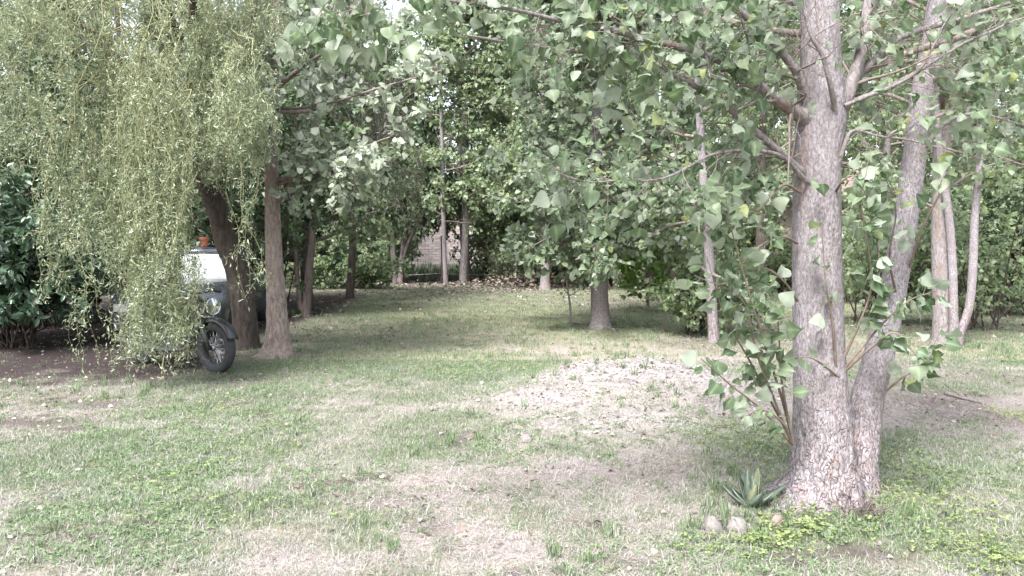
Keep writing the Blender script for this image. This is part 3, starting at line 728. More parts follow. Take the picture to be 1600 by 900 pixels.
def foliage_from(limbs, lrad, r, k2=8, L2=0.9, k3=6, L3=0.35, kl=7, size=0.07, grav=0.0, hang=0.5, a2=0.8, t2=0.2, wood=None, up2=0.3):
    """limbs (M,n,3) -> side branches, twigs, leaves; returns leaf arrays, wood goes into the collector"""
    p2, t2_, tt, par = along(limbs, k2, t2, 1.0, r)
    L = L2 * (1.15 - 0.75 * tt) * r.uniform(0.6, 1.3, len(p2))
    b2 = walk(p2, side_dirs(t2_, r.normal(a2, 0.2, len(p2)), r, up2), L, 5, 0.16, grav, r)
    r2 = np.clip(lrad.mean() * 0.30 * (L / L2), 0.003, None)
    p3, t3, tt3, par3 = along(b2, k3, 0.2, 1.0, r)
    b3 = walk(p3, side_dirs(t3, r.normal(0.8, 0.2, len(p3)), r, 0.1), L3 * r.uniform(0.5, 1.3, len(p3)), 4, 0.2, grav * 1.5, r)
    if wood is not None:
        tubes(wood, b2, r2[:, None] * np.linspace(1, 0.35, 5)[None], 4)
        x, y, dep = to_px(b3[:, 0]); see = (x > -60) & (x < 1660) & (y > -60)
        if see.any(): tubes(wood, b3[see], np.full((see.sum(), 1), max(0.0016, r2.mean() * 0.4)) * np.linspace(1, 0.5, 4)[None], 3)
    pos, d, nn, sc = leaves_on(np.concatenate([b3]), kl, size, r, hang)
    return pos, d, nn, sc

def make_limbs(rows, z0, z1, m, r, Lb, Lt, el0=0.5, el1=1.0, grav=0.02, n=7):
    """m limbs up a trunk between heights z0 and z1"""
    zz = np.sort(r.uniform(z0, z1, m)); c = spline(rows, 200)
    i = np.clip(np.searchsorted(c[:, 2], zz), 0, 199); st = c[i, :3]; f = (zz - z0) / max(z1 - z0, 1e-3)
    az = np.arange(m) * 2.4 + r.normal(0, 0.5, m); el = el0 + (el1 - el0) * f + r.normal(0, 0.15, m)
    d = np.stack([np.cos(az) * np.cos(el), np.sin(az) * np.cos(el), np.sin(el)], 1)
    L = (Lb + (Lt - Lb) * f) * r.uniform(0.75, 1.2, m)
    rad = np.minimum(c[i, 3] * 0.55, 0.02 + 0.012 * L)
    return walk(st, d, L, n, 0.10, grav, r), rad[:, None] * np.linspace(1, 0.3, n)[None]

def finish_leaves(root, leaf, tmpl_near, tmpl_stuff, mat, r, n_parts=0, base=0.45, yellow=0.05, keep=0.3, var=0.25, name='leaf', margin=60, clump=(1.1, 0.5)):
    pos, d, nn, sc = leaf
    k, vis = thin_out(pos, keep, margin, r); sc = np.where(vis, sc, sc * 1.5)
    pos, d, nn, sc, vis = pos[k], d[k], nn[k], sc[k], vis[k]
    ti = tints(len(pos), r, base, var, yellow, pos, clump)
    if n_parts:
        x, y, dep = to_px(pos); ok = (x > 5) & (x < 1595) & (y > 5) & (y < 890)
        order = np.argsort(-(sc / dep) * ok)[:n_parts]
        mask = np.zeros(len(pos), bool); mask[order] = True
        meshes = []
        for j in range(12):
            v0, f0 = tmpl_near[j % len(tmpl_near)]
            me = mesh_from(name, v0, [f0], np.column_stack([np.full(len(v0), 0.12 + 0.075 * j), np.full(len(v0), 0.45 if j == 11 else 0.0), (np.abs(v0[:, 0]) < 1e-6) * 1.0])); me.materials.append(mat); meshes.append(me)
        S, D_, N_ = basis(d[order], nn[order]); og = np.array(origin_of(root))
        for j, q in enumerate(order):
            ob = bpy.data.objects.new(name, meshes[int(np.clip(ti[q, 0], 0, 0.99) * 11) if ti[q, 1] < 0.3 else 11]); COL.objects.link(ob); ob.parent = root
            mt = Matrix(np.column_stack([S[j], D_[j], N_[j]]).tolist()).to_4x4() @ Matrix.Diagonal((sc[q],) * 3 + (1,))
            mt.translation = Vector((pos[q] - og).tolist()); ob.matrix_local = mt
        pos, d, nn, sc, ti = pos[~mask], d[~mask], nn[~mask], sc[~mask], ti[~mask]
    mb = MB(); scatter_mix(mb, tmpl_stuff, pos, d, nn, sc, ti, r)
    return mb.build('foliage', mat, root, kind='stuff'), len(pos)

def cat_leaves(*ls):
    return tuple(np.concatenate([l[i] for l in ls]) for i in range(4))

# --- the big double-stemmed poplar in front
r = np.random.default_rng(101)
D0 = 4.5
rows = trunk_path([(1274, 830, 300), (1278, 806, 222), (1284, 780, 156), (1288, 750, 119), (1287, 715, 104), (1284, 650, 90), (1280, 560, 80), (1276, 400, 75), (1277, 260, 70), (1283, 190, 74), (1284, 150, 70), (1283, 105, 61), (1280, 0, 57), (1278, -220, 50), (1275, -560, 38), (1270, -950, 22), (1268, -1250, 8)], D0)
base = (rows[0, 0], D0, 0.0)
big = thing('poplar_tree', 'large pale-barked poplar with two stems beside the agave in the foreground', 'tree', base)
mb = trunk_mesh(MB(), rows, 120, 330, 0.018, 0.0035, 0.30, 3, 0.024); mb.build('trunk', M['bark'], big)
rows2 = trunk_path([(1345, 775, 60, 4.62), (1345, 735, 54, 4.64), (1349, 680, 52, 4.68), (1356, 620, 50, 4.72), (1372, 560, 45, 4.8), (1392, 470, 41, 4.9), (1412, 360, 37, 5.0), (1428, 250, 35, 5.1), (1440, 150, 33, 5.2), (1462, 30, 29, 5.3), (1476, -150, 24, 5.4), (1490, -500, 15, 5.5), (1500, -800, 6, 5.6)], 4.7)
mb = trunk_mesh(MB(), rows2, 64, 210, 0.02, 0.003, 0.1, 8, 0.009); mb.build('trunk', M['bark'], big)
LIMBS = [
    [(1288, 205, 4.5, 46), (1262, 186, 4.45, 30), (1240, 172, 4.4, 21), (1205, 150, 4.3, 17), (1165, 115, 4.2, 14), (1100, 85, 4.1, 11), (1035, 68, 4.0, 11), (930, 42, 3.85, 8), (830, 22, 3.7, 6), (690, 0, 3.5, 4)],
    [(1285, 200, 4.5, 40), (1264, 155, 4.45, 22), (1252, 130, 4.4, 15), (1236, 100, 4.35, 13), (1205, 62, 4.3, 12), (1135, 0, 4.2, 11), (1050, -80, 4.0, 8), (960, -160, 3.8, 5)],
    [(1288, 215, 4.5, 50), (1312, 172, 4.48, 30), (1336, 118, 4.5, 20), (1350, 60, 4.52, 17), (1357, 0, 4.55, 15), (1372, -120, 4.6, 12), (1390, -300, 4.7, 6)],
    [(1322, 150, 4.49, 16), (1340, 122, 4.55, 14), (1372, 88, 4.62, 12), (1405, 60, 4.7, 10), (1470, 38, 4.8, 8), (1545, 15, 4.85, 6), (1620, -10, 4.9, 4), (1720, -40, 5.0, 3)],
    [(1280, 290, 4.5, 34), (1255, 270, 4.44, 18), (1240, 258, 4.38, 13), (1222, 242, 4.32, 11), (1180, 205, 4.28, 11), (1110, 150, 4.18, 9), (1040, 112, 4.08, 8), (985, 92, 4.0, 6), (880, 78, 3.88, 5), (730, 55, 3.7, 4)],
    [(1305, 170, 4.36, 9), (1296, 130, 4.28, 8), (1284, 85, 4.24, 7), (1268, 55, 4.22, 6), (1256, 0, 4.2, 5), (1240, -90, 4.15, 3)],
    [(1320, 165, 4.4, 6), (1424, 119, 4.35, 5), (1458, 70, 4.3, 4), (1498, 0, 4.25, 3), (1520, -60, 4.2, 2)],
    [(1310, 170, 4.42, 6), (1420, 118, 4.4, 5), (1500, 72, 4.38, 4), (1600, 28, 4.35, 3), (1690, 0, 4.3, 2)],
    [(1306, 275, 4.46, 8), (1318, 235, 4.4, 7), (1332, 206, 4.38, 5), (1372, 212, 4.36, 4), (1445, 224, 4.32, 3), (1540, 250, 4.28, 2)],
    [(1262, 285, 4.4, 8), (1210, 240, 4.25, 6), (1124, 240, 4.12, 5), (1036, 278, 4.0, 4), (972, 282, 3.9, 3), (916, 284, 3.85, 2.5), (868, 268, 3.8, 2)],
    [(1440, 150, 5.2, 12), (1500, 60, 5.1, 9), (1560, 55, 5.0, 7), (1640, 48, 4.9, 4)],
    [(1428, 250, 5.1, 9), (1480, 190, 5.0, 6), (1540, 180, 4.9, 4), (1610, 200, 4.8, 3)],
    [(1280, -300, 4.5, 14), (1000, -250, 3.9, 10), (760, -120, 3.5, 7), (600, -35, 3.4, 4), (490, 0, 3.4, 2)],
    [(1280, -60, 4.5, 20), (1150, -190, 4.2, 14), (980, -260, 3.9, 9), (760, -270, 3.6, 5)],
    [(1284, -120, 4.5, 16), (1180, -150, 3.9, 11), (1080, -110, 3.4, 7), (980, -70, 3.1, 4)],
]
tw = MB(); ltot = []
for L in LIMBS:
    a = np.array([[*W(q[0], q[1], q[2]), q[3] / 2 / F * q[2]] for q in L]); c = spline(a, 40)
    c[:, :3] += 0.012 * (np.stack([vnoise(c[:, :3] * 9 + 31 * k, k) for k in range(3)], 1) - 0.5)
    lm = MB(); tubes(lm, c[:, :3], c[:, 3], 12); lm.build('limb', M['bark_mid'], big)
    ln = np.linalg.norm(np.diff(c[:, :3], axis=0), axis=1).sum()
    k2 = max(5, int(ln * 11))
    ltot.append(foliage_from(c[None, ::4, :3], c[None, ::4, 3], r, k2=k2, L2=0.42, k3=3, L3=0.22, kl=5, size=0.060, hang=0.55, wood=tw, t2=0.22, up2=0.0, grav=-0.03))
# back of the crown and crown above the frame
lim, lr = make_limbs(rows, 2.3, 7.0, 44, r, 1.9, 1.0, 0.15, 1.0)
ok = (lim[:, -1, 1] > 5.0) | (lim[:, 0, 2] > 4.2); lim, lr = lim[ok], np.minimum(lr[ok], 0.022)
tubes(tw, lim, lr, 6)
ltot.append(foliage_from(lim, lr, r, k2=7, L2=0.6, k3=4, L3=0.28, kl=4, size=0.075, hang=0.5, wood=tw))
lim, lr = make_limbs(rows2, 2.0, 6.0, 20, r, 1.2, 0.8, 0.35, 1.0)
ok = (lim[:, -1, 1] > lim[:, 0, 1] + 0.1) | (lim[:, 0, 2] > 4.2); lim, lr = lim[ok], np.minimum(lr[ok], 0.014)
tubes(tw, lim, lr, 6)
ltot.append(foliage_from(lim, lr, r, k2=6, L2=0.5, k3=4, L3=0.25, kl=4, size=0.07, hang=0.5, wood=tw))
# suckers from the foot and epicormic shoots on both stems
SHOOTS = [
    ([(1240, 692, 4.32), (1218, 610, 4.22), (1198, 550, 4.15), (1168, 450, 4.05), (1143, 358, 3.95), (1130, 285, 3.9)], 20, .092),
    ([(1238, 690, 4.32), (1190, 600, 4.25), (1167, 556, 4.2), (1133, 495, 4.12), (1105, 404, 4.05)], 13, .08),
    ([(1236, 692, 4.30), (1190, 640, 4.2), (1140, 600, 4.1), (1095, 560, 4.0)], 11, .07),
    ([(1240, 695, 4.3), (1222, 600, 4.2), (1217, 520, 4.15), (1212, 468, 4.1)], 9, .085),
    ([(1238, 695, 4.28), (1222, 660, 4.15), (1190, 640, 4.08), (1165, 650, 4.0)], 7, .06),
    ([(1306, 570, 4.36), (1300, 500, 4.28), (1290, 440, 4.22), (1284, 350, 4.18)], 8, .065),
    ([(1312, 590, 4.38), (1270, 560, 4.25), (1240, 560, 4.2)], 4, .075),
    ([(1318, 560, 4.42), (1345, 500, 4.35), (1362, 440, 4.3), (1350, 350, 4.25), (1342, 300, 4.2)], 15, .075),
    ([(1320, 575, 4.42), (1375, 510, 4.35), (1420, 470, 4.3), (1462, 455, 4.25)], 13, .075),
    ([(1320, 580, 4.42), (1365, 540, 4.3), (1400, 520, 4.25), (1440, 560, 4.2), (1470, 520, 4.15)], 13, .075),
    ([(1385, 610, 4.66), (1410, 590, 4.6), (1440, 570, 4.55), (1455, 545, 4.5)], 9, .06),
    ([(1400, 460, 4.85), (1390, 400, 4.7), (1400, 330, 4.6), (1385, 280, 4.55)], 14, .07),
    ([(1420, 420, 4.9), (1440, 360, 4.75), (1470, 300, 4.65), (1500, 250, 4.6), (1520, 200, 4.55)], 14, .065),
    ([(1246, 470, 4.4), (1225, 440, 4.3), (1195, 420, 4.25), (1165, 440, 4.2)], 7, .07),
    ([(1306, 300, 4.4), (1315, 285, 4.3), (1330, 275, 4.25), (1345, 290, 4.2)], 7, .075),
    ([(1246, 380, 4.42), (1220, 370, 4.3), (1180, 390, 4.2), (1150, 430, 4.1), (1140, 480, 4.05)], 10, .075),
    ([(1250, 240, 4.42), (1200, 270, 4.3), (1150, 300, 4.2), (1110, 360, 4.1)], 12, .07),
    ([(1320, 330, 4.45), (1345, 340, 4.35), (1370, 380, 4.3), (1375, 440, 4.25)], 10, .07),
    ([(1238, 695, 4.3), (1185, 560, 4.15), (1160, 470, 4.08), (1085, 430, 4.0)], 10, .075),
    ([(1250, 300, 4.4), (1222, 290, 4.3), (1180, 330, 4.2), (1140, 320, 4.1)], 8, .08),
]
for pts, cnt, size in SHOOTS:
    cnt, size = int(cnt * 2.2), size * 1.15
    c = spline([[*W(*q)] for q in pts], 24); sh = MB()
    tubes(sh, c, np.linspace(0.008, 0.002, 24), 6); sh.build('shoot', M['shoot'], big)
    ltot.append(leaves_on(c[None], cnt, size, r, hang=0.45, up=0.3, t0=0.25))
lv = cat_leaves(*ltot)
ep = lv[0] + lv[1] * lv[3][:, None]
ex, ey, ed = to_px(ep)
front = ((ex > 1222) & (ex < 1335) & (ey < 330) & (ep[:, 1] < 4.6) & (r.random(len(ex)) < 0.90)) | ((ex > 1225) & (ex < 1325) & (ey >= 330) & (ep[:, 1] < 4.6) & (r.random(len(ex)) < 0.35)) | ((ex > 1395) & (ex < 1485) & (ey < 420) & (ep[:, 1] < 5.2) & (r.random(len(ex)) < 0.55)) | ((ex > 1335) & (ex < 1600) & (ey < 120) & (r.random(len(ex)) < 0.35))
lv = tuple(a[~front] for a in lv); lv = (*lv[:3], np.minimum(lv[3] * r.uniform(0.62, 1.2, len(lv[3])), 0.088))
finish_leaves(big, lv, LEAF_HI, LEAF_HI, M['poplar'], r, 300, 0.48, 0.06, 0.10, var=0.34)
tw.build('twigs', M['twig'], big, kind='stuff')
# dry stalks round the foot
ds = MB(); n = 90; a_ = r.normal(W(1325, 805, 4.4)[0], 0.06, n); b_ = r.normal(4.25, 0.05, n)
tubes(ds, walk(np.stack([a_, b_, gh(a_, b_)], 1), np.stack([r.normal(0.1, 0.5, n), r.normal(-.3, 0.4, n), np.ones(n)], 1), 0.06 + 0.12 * r.random(n), 4, 0.3, -0.12, r), np.full((n, 4), 0.0025), 4)
ds.build('dry_stalks', M['bark_red'], big, kind='stuff')

# --- generic tree from trunk pixels
def tree(name, label, d, trunks, bark, leafmat, seed, z0, z1, m, Lb, Lt, el=(0.4, 1.0), k2=8, L2=0.8, k3=6, L3=0.35, kl=7, size=0.075, tmpl=None, near=None, n_parts=0, base=0.45,
         yellow=0.05, grav=0.02, hang=0.5, keep=0.22, group=None, seg=22, nrow=90, extra=(), furrow=0.004, twig='twig', flare=0.1, cat='tree'):
    r = np.random.default_rng(seed)
    rws = [trunk_path(t_, d) for t_ in trunks]
    b0 = rws[0][0]; root = thing(name, label, cat, (b0[0], b0[1], 0), group=group)
    for j, rw in enumerate(rws):
        trunk_mesh(MB(), rw, seg, nrow, 0.03, furrow, flare, seed + j, furrow * 2).build('trunk', M[bark], root)
    wood = MB(); lv = []
    for j, rw in enumerate(rws):
        mm = m if j == 0 else max(3, m // 2)
        lim, lr = make_limbs(rw, z0, min(z1, rw[-1, 2]), mm, r, Lb, Lt, el[0], el[1], grav)
        tubes(wood, lim, lr, 6); lv.append(foliage_from(lim, lr, r, k2, L2, k3, L3, kl, size, grav * 0.5, hang, wood=wood))
    for pts in extra:
        c = spline([[*W(q[0], q[1], q[2])] for q in pts], 9); rr_ = np.linspace(0.022, 0.006, 9)
        tubes(wood, c, rr_, 6); lv.append(foliage_from(c[None], rr_[None], r, k2, L2 * 0.7, k3, L3, kl, size, grav, hang, wood=wood, t2=0.1))
    wood.build('branches', M[twig], root, kind='stuff')
    _, n = finish_leaves(root, cat_leaves(*lv), near or LEAF_MID, tmpl or LEAF_MID, M[leafmat], r, n_parts, base, yellow, keep)
    print(name, 'leaves', n)
    return root

tree('poplar_tree', 'silvery-leaved poplar with flared pale trunk right of the willow and motorcycle', 10.2,
     [[(433, 566, 80), (434, 548, 52), (434, 520, 38), (432, 470, 31), (428, 400, 26), (425, 300, 22), (423, 200, 20), (428, 100, 17), (432, 0, 15), (430, -250, 13), (428, -600, 6)]],
     'bark_warm', 'silver', 201, 2.2, 8.0, 26, 1.4, 0.8, (0.2, 0.9), 9, 0.6, 7, 0.28, 7, 0.078, LEAF_SM, LEAF_MID, 300, 0.7, 0.03, 0.0, 0.4, seg=48, nrow=220, furrow=0.006,
     extra=[[(430, 290, 10.2), (500, 265, 10), (580, 225, 9.8), (640, 205, 9.6)], [(428, 170, 10.2), (500, 165, 10.0), (600, 135, 9.7), (690, 110, 9.5)], [(425, 330, 10.2), (470, 270, 10), (520, 285, 9.8), (560, 300, 9.6)],
            [(428, 110, 10.2), (400, 60, 9.9), (385, 90, 9.8)], [(430, 60, 10.2), (520, 20, 9.9), (620, 30, 9.7)], [(425, 230, 10.2), (400, 150, 9.9), (390, 130, 9.8)]])
tree('poplar_tree', 'straight poplar with pale lower trunk standing alone in the middle of the clearing', 13.4,
     [[(938, 516, 40), (938, 500, 32), (937, 470, 28), (936, 420, 26), (934, 330, 22), (930, 230, 20), (928, 120, 19), (926, 0, 16), (924, -250, 11), (922, -500, 5)]],
     'bark', 'poplar', 202, 1.25, 8.0, 50, 1.7, 0.9, (0.0, 0.9), 9, 0.7, 7, 0.3, 7, 0.08, LEAF_SM, LEAF_MID, 120, 0.55, 0.06, 0.0, 0.45, seg=40, nrow=160,
     extra=[[(936, 360, 13.4), (950, 375, 13.0), (960, 400, 12.7)], [(935, 220, 13.4), (915, 250, 12.8), (925, 290, 12.4)], [(936, 370, 13.4), (915, 380, 13.0), (900, 410, 12.8)], [(935, 300, 13.4), (930, 330, 12.9), (925, 370, 12.5)], [(934, 250, 13.4), (945, 260, 12.8), (950, 300, 12.4), (948, 340, 12.2)], [(936, 330, 13.4), (900, 350, 13), (860, 370, 12.6), (820, 390, 12.3)], [(935, 360, 13.4), (1000, 370, 13), (1050, 390, 12.6)], [(934, 300, 13.4), (860, 300, 12.8), (800, 320, 12.4)]])
tree('young_tree', 'young reddish tree with forked thin trunks behind the silvery poplar', 15.3,
     [[(478, 506, 20), (479, 480, 15), (483, 420, 13), (490, 340, 11), (496, 240, 9), (500, 120, 7), (502, 0, 4)], [(474, 503, 10), (466, 450, 8), (462, 390, 7), (458, 300, 6), (450, 180, 4)]],
     'bark_red', 'far_leaf', 203, 1.7, 5.5, 14, 1.2, 0.7, (0.2, 0.9), 7, 0.6, 5, 0.3, 6, 0.085, LEAF_SM, base=0.4)
tree('young_poplar', 'slender young poplar left of the big trunk with whitish bark', 11.7,
     [[(1116, 540, 26), (1115, 525, 19), (1112, 470, 16), (1108, 400, 15), (1102, 320, 13), (1095, 220, 12), (1090, 100, 10), (1088, -100, 8), (1085, -350, 4)]],
     'bark', 'poplar', 204, 0.7, 6.0, 22, 1.1, 0.8, (0.1, 0.9), 7, 0.5, 5, 0.26, 6, 0.075, LEAF_SM, n_parts=60, base=0.55, yellow=0.08, grav=0.0)
tree('poplar_tree', 'dark rough-barked poplar at right sharing its foot with two pale saplings', 11.4,
     [[(1474, 545, 46), (1474, 520, 34), (1472, 440, 30), (1470, 340, 28), (1472, 230, 25), (1476, 100, 22), (1480, -150, 16), (1484, -450, 6)]],
     'bark_mid', 'far_leaf', 205, 2.4, 7.0, 20, 1.6, 0.9, (0.2, 0.9), 8, 0.6, 6, 0.3, 6, 0.07, LEAF_SM, base=0.6, yellow=0.08, extra=[[(1472, 300, 11.4), (1540, 260, 11.2), (1600, 250, 11)], [(1472, 330, 11.4), (1400, 300, 11.4), (1350, 310, 11.4)]])
tree('sapling', 'pale sapling leaning against the dark right-hand poplar trunk', 11.2,
     [[(1490, 545, 22), (1490, 500, 15), (1489, 430, 13), (1483, 340, 12), (1470, 250, 11), (1462, 150, 9), (1458, 0, 6), (1455, -150, 3)]],
     'bark', 'far_leaf', 206, 3.0, 5.0, 8, 0.8, 0.6, (0.3, 0.9), 6, 0.45, 5, 0.25, 6, 0.07, LEAF_SM, base=0.6)
tree('sapling', 'thin pale sapling with a curved foot, rightmost beside the dark poplar', 11.2,
     [[(1492, 545, 22), (1500, 520, 15), (1514, 480, 13), (1520, 420, 13), (1523, 340, 12), (1531, 240, 11), (1530, 130, 10), (1528, 0, 8), (1526, -200, 4)]],
     'bark', 'far_leaf', 207, 2.6, 5.5, 10, 0.9, 0.6, (0.3, 0.9), 6, 0.45, 5, 0.25, 6, 0.07, LEAF_SM, base=0.6)
tree('forked_tree', 'dark-leaved tree with clustered trunks in front of the brick wall', 26.0,
     [[(616, 444, 13), (615, 420, 10), (614, 380, 9), (610, 330, 8), (605, 250, 7), (600, 100, 4)], [(626, 443, 8), (628, 400, 7), (634, 360, 6), (645, 300, 5)], [(622, 443, 6), (634, 390, 6), (650, 355, 5), (672, 320, 4)]],
     'bark_mid', 'dark_leaf', 208, 1.7, 6.5, 16, 2.0, 1.2, (0.1, 0.9), 8, 0.9, 6, 0.4, 6, 0.13, LEAF_LO, base=0.75, seg=10, nrow=30)
tree('slim_tree', 'slim pale straight trunk nearest the brick wall', 24.6,
     [[(697, 452, 11), (696, 430, 8), (694, 380, 7), (692, 300, 7), (690, 200, 6), (688, 60, 4)]],
     'bark', 'far_leaf', 209, 1.9, 7.5, 18, 1.2, 0.8, (0.2, 0.9), 7, 0.7, 5, 0.35, 6, 0.11, LEAF_LO, base=0.6, seg=10, nrow=30)
tree('poplar_tree', 'tall grey-trunked poplar at the back right of the slim pale trunk', 25.2,
     [[(724, 450, 17), (724, 430, 13), (727, 370, 12), (728, 280, 11), (726, 180, 10), (722, 60, 8), (720, -80, 5)]],
     'bark_mid', 'far_leaf', 210, 1.9, 9.0, 26, 1.7, 1.0, (0.2, 0.9), 8, 0.9, 6, 0.4, 6, 0.11, LEAF_LO, base=0.5, seg=12, nrow=40)
tree('poplar_tree', 'grey poplar trunk half hidden by leaves left of the lone middle poplar', 23.0,
     [[(852, 455, 20), (852, 430, 15), (853, 350, 14), (850, 250, 12), (848, 100, 10), (846, -80, 5)]],
     'bark_mid', 'far_leaf', 211, 1.4, 8.5, 28, 1.9, 1.0, (0.1, 0.9), 8, 0.9, 6, 0.4, 6, 0.11, LEAF_LO, base=0.45, seg=12, nrow=40)
tree('poplar_tree', 'dark straight trunk seen between young poplar and big trunk', 18.0,
     [[(1188, 478, 24), (1188, 450, 18), (1189, 380, 17), (1190, 280, 15), (1191, 150, 13), (1192, -50, 8)]],
     'bark_dark', 'far_leaf', 212, 1.6, 7.0, 22, 1.6, 0.9, (0.1, 0.9), 8, 0.8, 6, 0.35, 6, 0.09, LEAF_LO, base=0.65, yellow=0.1, seg=12, nrow=40)
tree('maple_sapling', 'bright green bushy sapling just right of the lone middle poplar', 16.5,
     [[(1012, 480, 7), (1012, 450, 6), (1014, 410, 5), (1016, 350, 3)]], 'bark_red', 'lime', 213, 0.3, 2.0, 16, 0.7, 0.5, (0.1, 0.8), 5, 0.35, 4, 0.22, 6, 0.10, LEAF_SM, base=0.35, seg=8, nrow=20, hang=0.3)
tree('sapling', 'bare thin sapling in the grass left of the lone middle poplar', 13.6,
     [[(892, 508, 5), (891, 480, 4), (887, 450, 3.5), (884, 425, 2)]], 'bark_mid', 'far_leaf', 214, 0.5, 1.0, 6, 0.35, 0.2, (0.3, 0.8), 3, 0.2, 2, 0.12, 3, 0.05, LEAF_MID, base=0.4, seg=6, nrow=16)
#@@BACK
# --- rows of poplars closing the clearing: three built, the rest copied
def proto_tree(name, label, group, seed, h, z0, m, Lb, size, bark, leafmat, base, kl=7):
    r = np.random.default_rng(seed); root = thing(name, label, 'tree', (0, 0, 0), group=group)
    zz = np.linspace(-0.1, h, 9); wob = np.cumsum(r.normal(0, 0.07, (9, 2)), 0)
    rows = np.column_stack([wob[:, 0], wob[:, 1], zz, np.linspace(0.14, 0.02, 9)])
    trunk_mesh(MB(), rows, 10, 30, 0.04, 0.0, 0.2, seed).build('trunk', M[bark], root, local=True)
    lim, lr = make_limbs(rows, z0, h * 0.97, m, r, Lb, Lb * 0.5, 0.1, 1.0, 0.02)
    wood = MB(); tubes(wood, lim, lr, 5)
    p2, t2, tt, par = along(lim, 8, 0.15, 1, r); L = 0.95 * (1.2 - 0.7 * tt) * r.uniform(.6, 1.3, len(p2))
    b2 = walk(p2, side_dirs(t2, r.normal(.85, .2, len(p2)), r), L, 4, 0.18, 0.0, r); tubes(wood, b2, np.full((len(b2), 4), 0.008), 3)
    p3, t3, _, _ = along(b2, 6, 0.15, 1, r); b3 = walk(p3, side_dirs(t3, r.normal(.8, .2, len(p3)), r), 0.38 * r.uniform(.5, 1.3, len(p3)), 3, .2, -.02, r)
    pos, d, nn, sc = leaves_on(b3, kl, size, r, 0.5)
    wood.build('branches', M['twig'], root, local=True, kind='stuff')
    mb = MB(); scatter_mix(mb, LEAF_LO, pos, d, nn, sc, tints(len(pos), r, base, .28, .05, pos), r)
    mb.build('foliage', M[leafmat], root, local=True, kind='stuff'); print(name, len(pos))
    return root
GP = 'poplars closing the back of the clearing'
LP = 'leafy poplar in the dense row closing the back of the clearing'
protos = [proto_tree('back_poplar', LP, GP, 301, 10, 1.6, 34, 2.0, 0.11, 'bark_mid', 'far_leaf', 0.5, 6), proto_tree('back_poplar', LP, GP, 302, 9, 1.2, 30, 2.2, 0.12, 'bark_dark', 'far_leaf', 0.42, 6),
          proto_tree('back_poplar', LP, GP, 303, 11, 2.0, 36, 1.9, 0.11, 'bark_mid', 'far_leaf', 0.6, 7)]
SPOTS = [(560, 29), (640, 43), (770, 28.5), (690, 47), (800, 42), (900, 29), (950, 24), (985, 33), (1040, 26), (1090, 31), (1060, 20), (1150, 24), (1240, 28), (1310, 32), (1340, 27), (1390, 19), (1420, 29), (1510, 22), (1570, 27), (1620, 18), (1690, 24), (540, 38), (450, 27), (380, 31), (880, 40), (1200, 38), (1480, 36), (1780, 30), (740, 44), (605, 46), (820, 31), (960, 37), (1120, 35), (1010, 29), (500, 33), (300, 26), (180, 24), (60, 22), (120, 29), (-40, 20), (1290, 34), (1360, 33), (1540, 33), (1640, 30), (860, 27), (570, 42), (616, 27.3), (727, 26.4), (853, 24.4), (484, 17.5), (655, 50), (760, 45)]
for k, (px, d) in enumerate(SPOTS):
    o = protos[k % 3] if k < 3 else copy_tree(protos[k % 3])
    x = (px - 800) / F * d; o.location = (x, d, float(gh(np.array([x]), np.array([d]))[0])); o.rotation_euler = (0, 0, k * 1.9)
    s_ = 0.85 + 0.35 * ((k * 37) % 10) / 10; o.scale = (s_, s_, s_)

# --- weeping willows: hanging wavy rods with narrow leaves
def tendrils(top, zbot, r, n=22, amp=0.05, out=0.25):
    Mn = len(top); az = r.random(Mn) * 6.28; o = out * r.random(Mn)
    t = np.linspace(0, 1, n)[None]; L = (top[:, 2] - zbot)[:, None]
    ph, fr = r.random((Mn, 1)) * 6.28, r.uniform(1.2, 2.4, (Mn, 1)) * np.maximum(L, 0.4)
    ox = np.cos(az)[:, None] * o[:, None] * np.sin(np.minimum(t * 1.8, 1) * 1.57) + amp * np.sin(fr * 6.28 * t * 0.7 + ph) * (0.4 + t) + 0.09 * np.sin(fr * 2.2 * t + ph * 2)
    oy = np.sin(az)[:, None] * o[:, None] * np.sin(np.minimum(t * 1.8, 1) * 1.57) + amp * np.cos(fr * 6.28 * t * 0.7 + ph) * (0.4 + t)
    arch = 0.14 * np.sin(np.minimum(t * 4, 1) * 3.14) * (o[:, None] / max(out, 1e-3))
    return np.stack([top[:, 0:1] + ox, top[:, 1:2] + oy, top[:, 2:3] + arch - L * t ** 1.15], -1)

def willow_leaves(paths, per_m, size, r):
    L = np.linalg.norm(np.diff(paths, axis=1), axis=2).sum(1); kk = max(4, int(per_m * L.mean()))
    pos, tan, t, par = along(paths, kk, 0.04, 1.0, r)
    keep = r.random(len(pos)) < np.clip(L[par] / L.mean(), 0, 1.6) / 1.6 * 1.2
    pos, tan = pos[keep], tan[keep]; n = len(pos)
    # short side shoots widen every rod
    pos = pos + r.normal(0, 0.022, (n, 3))
    d = side_dirs(tan, r.uniform(0.4, 1.5, n), r); d[:, 2] -= 0.15
    nn = r.normal(0, 1, (n, 3)); nn[:, 2] += 0.5
    return pos, nrm(d), nn, size * r.uniform(0.55, 1.35, n)

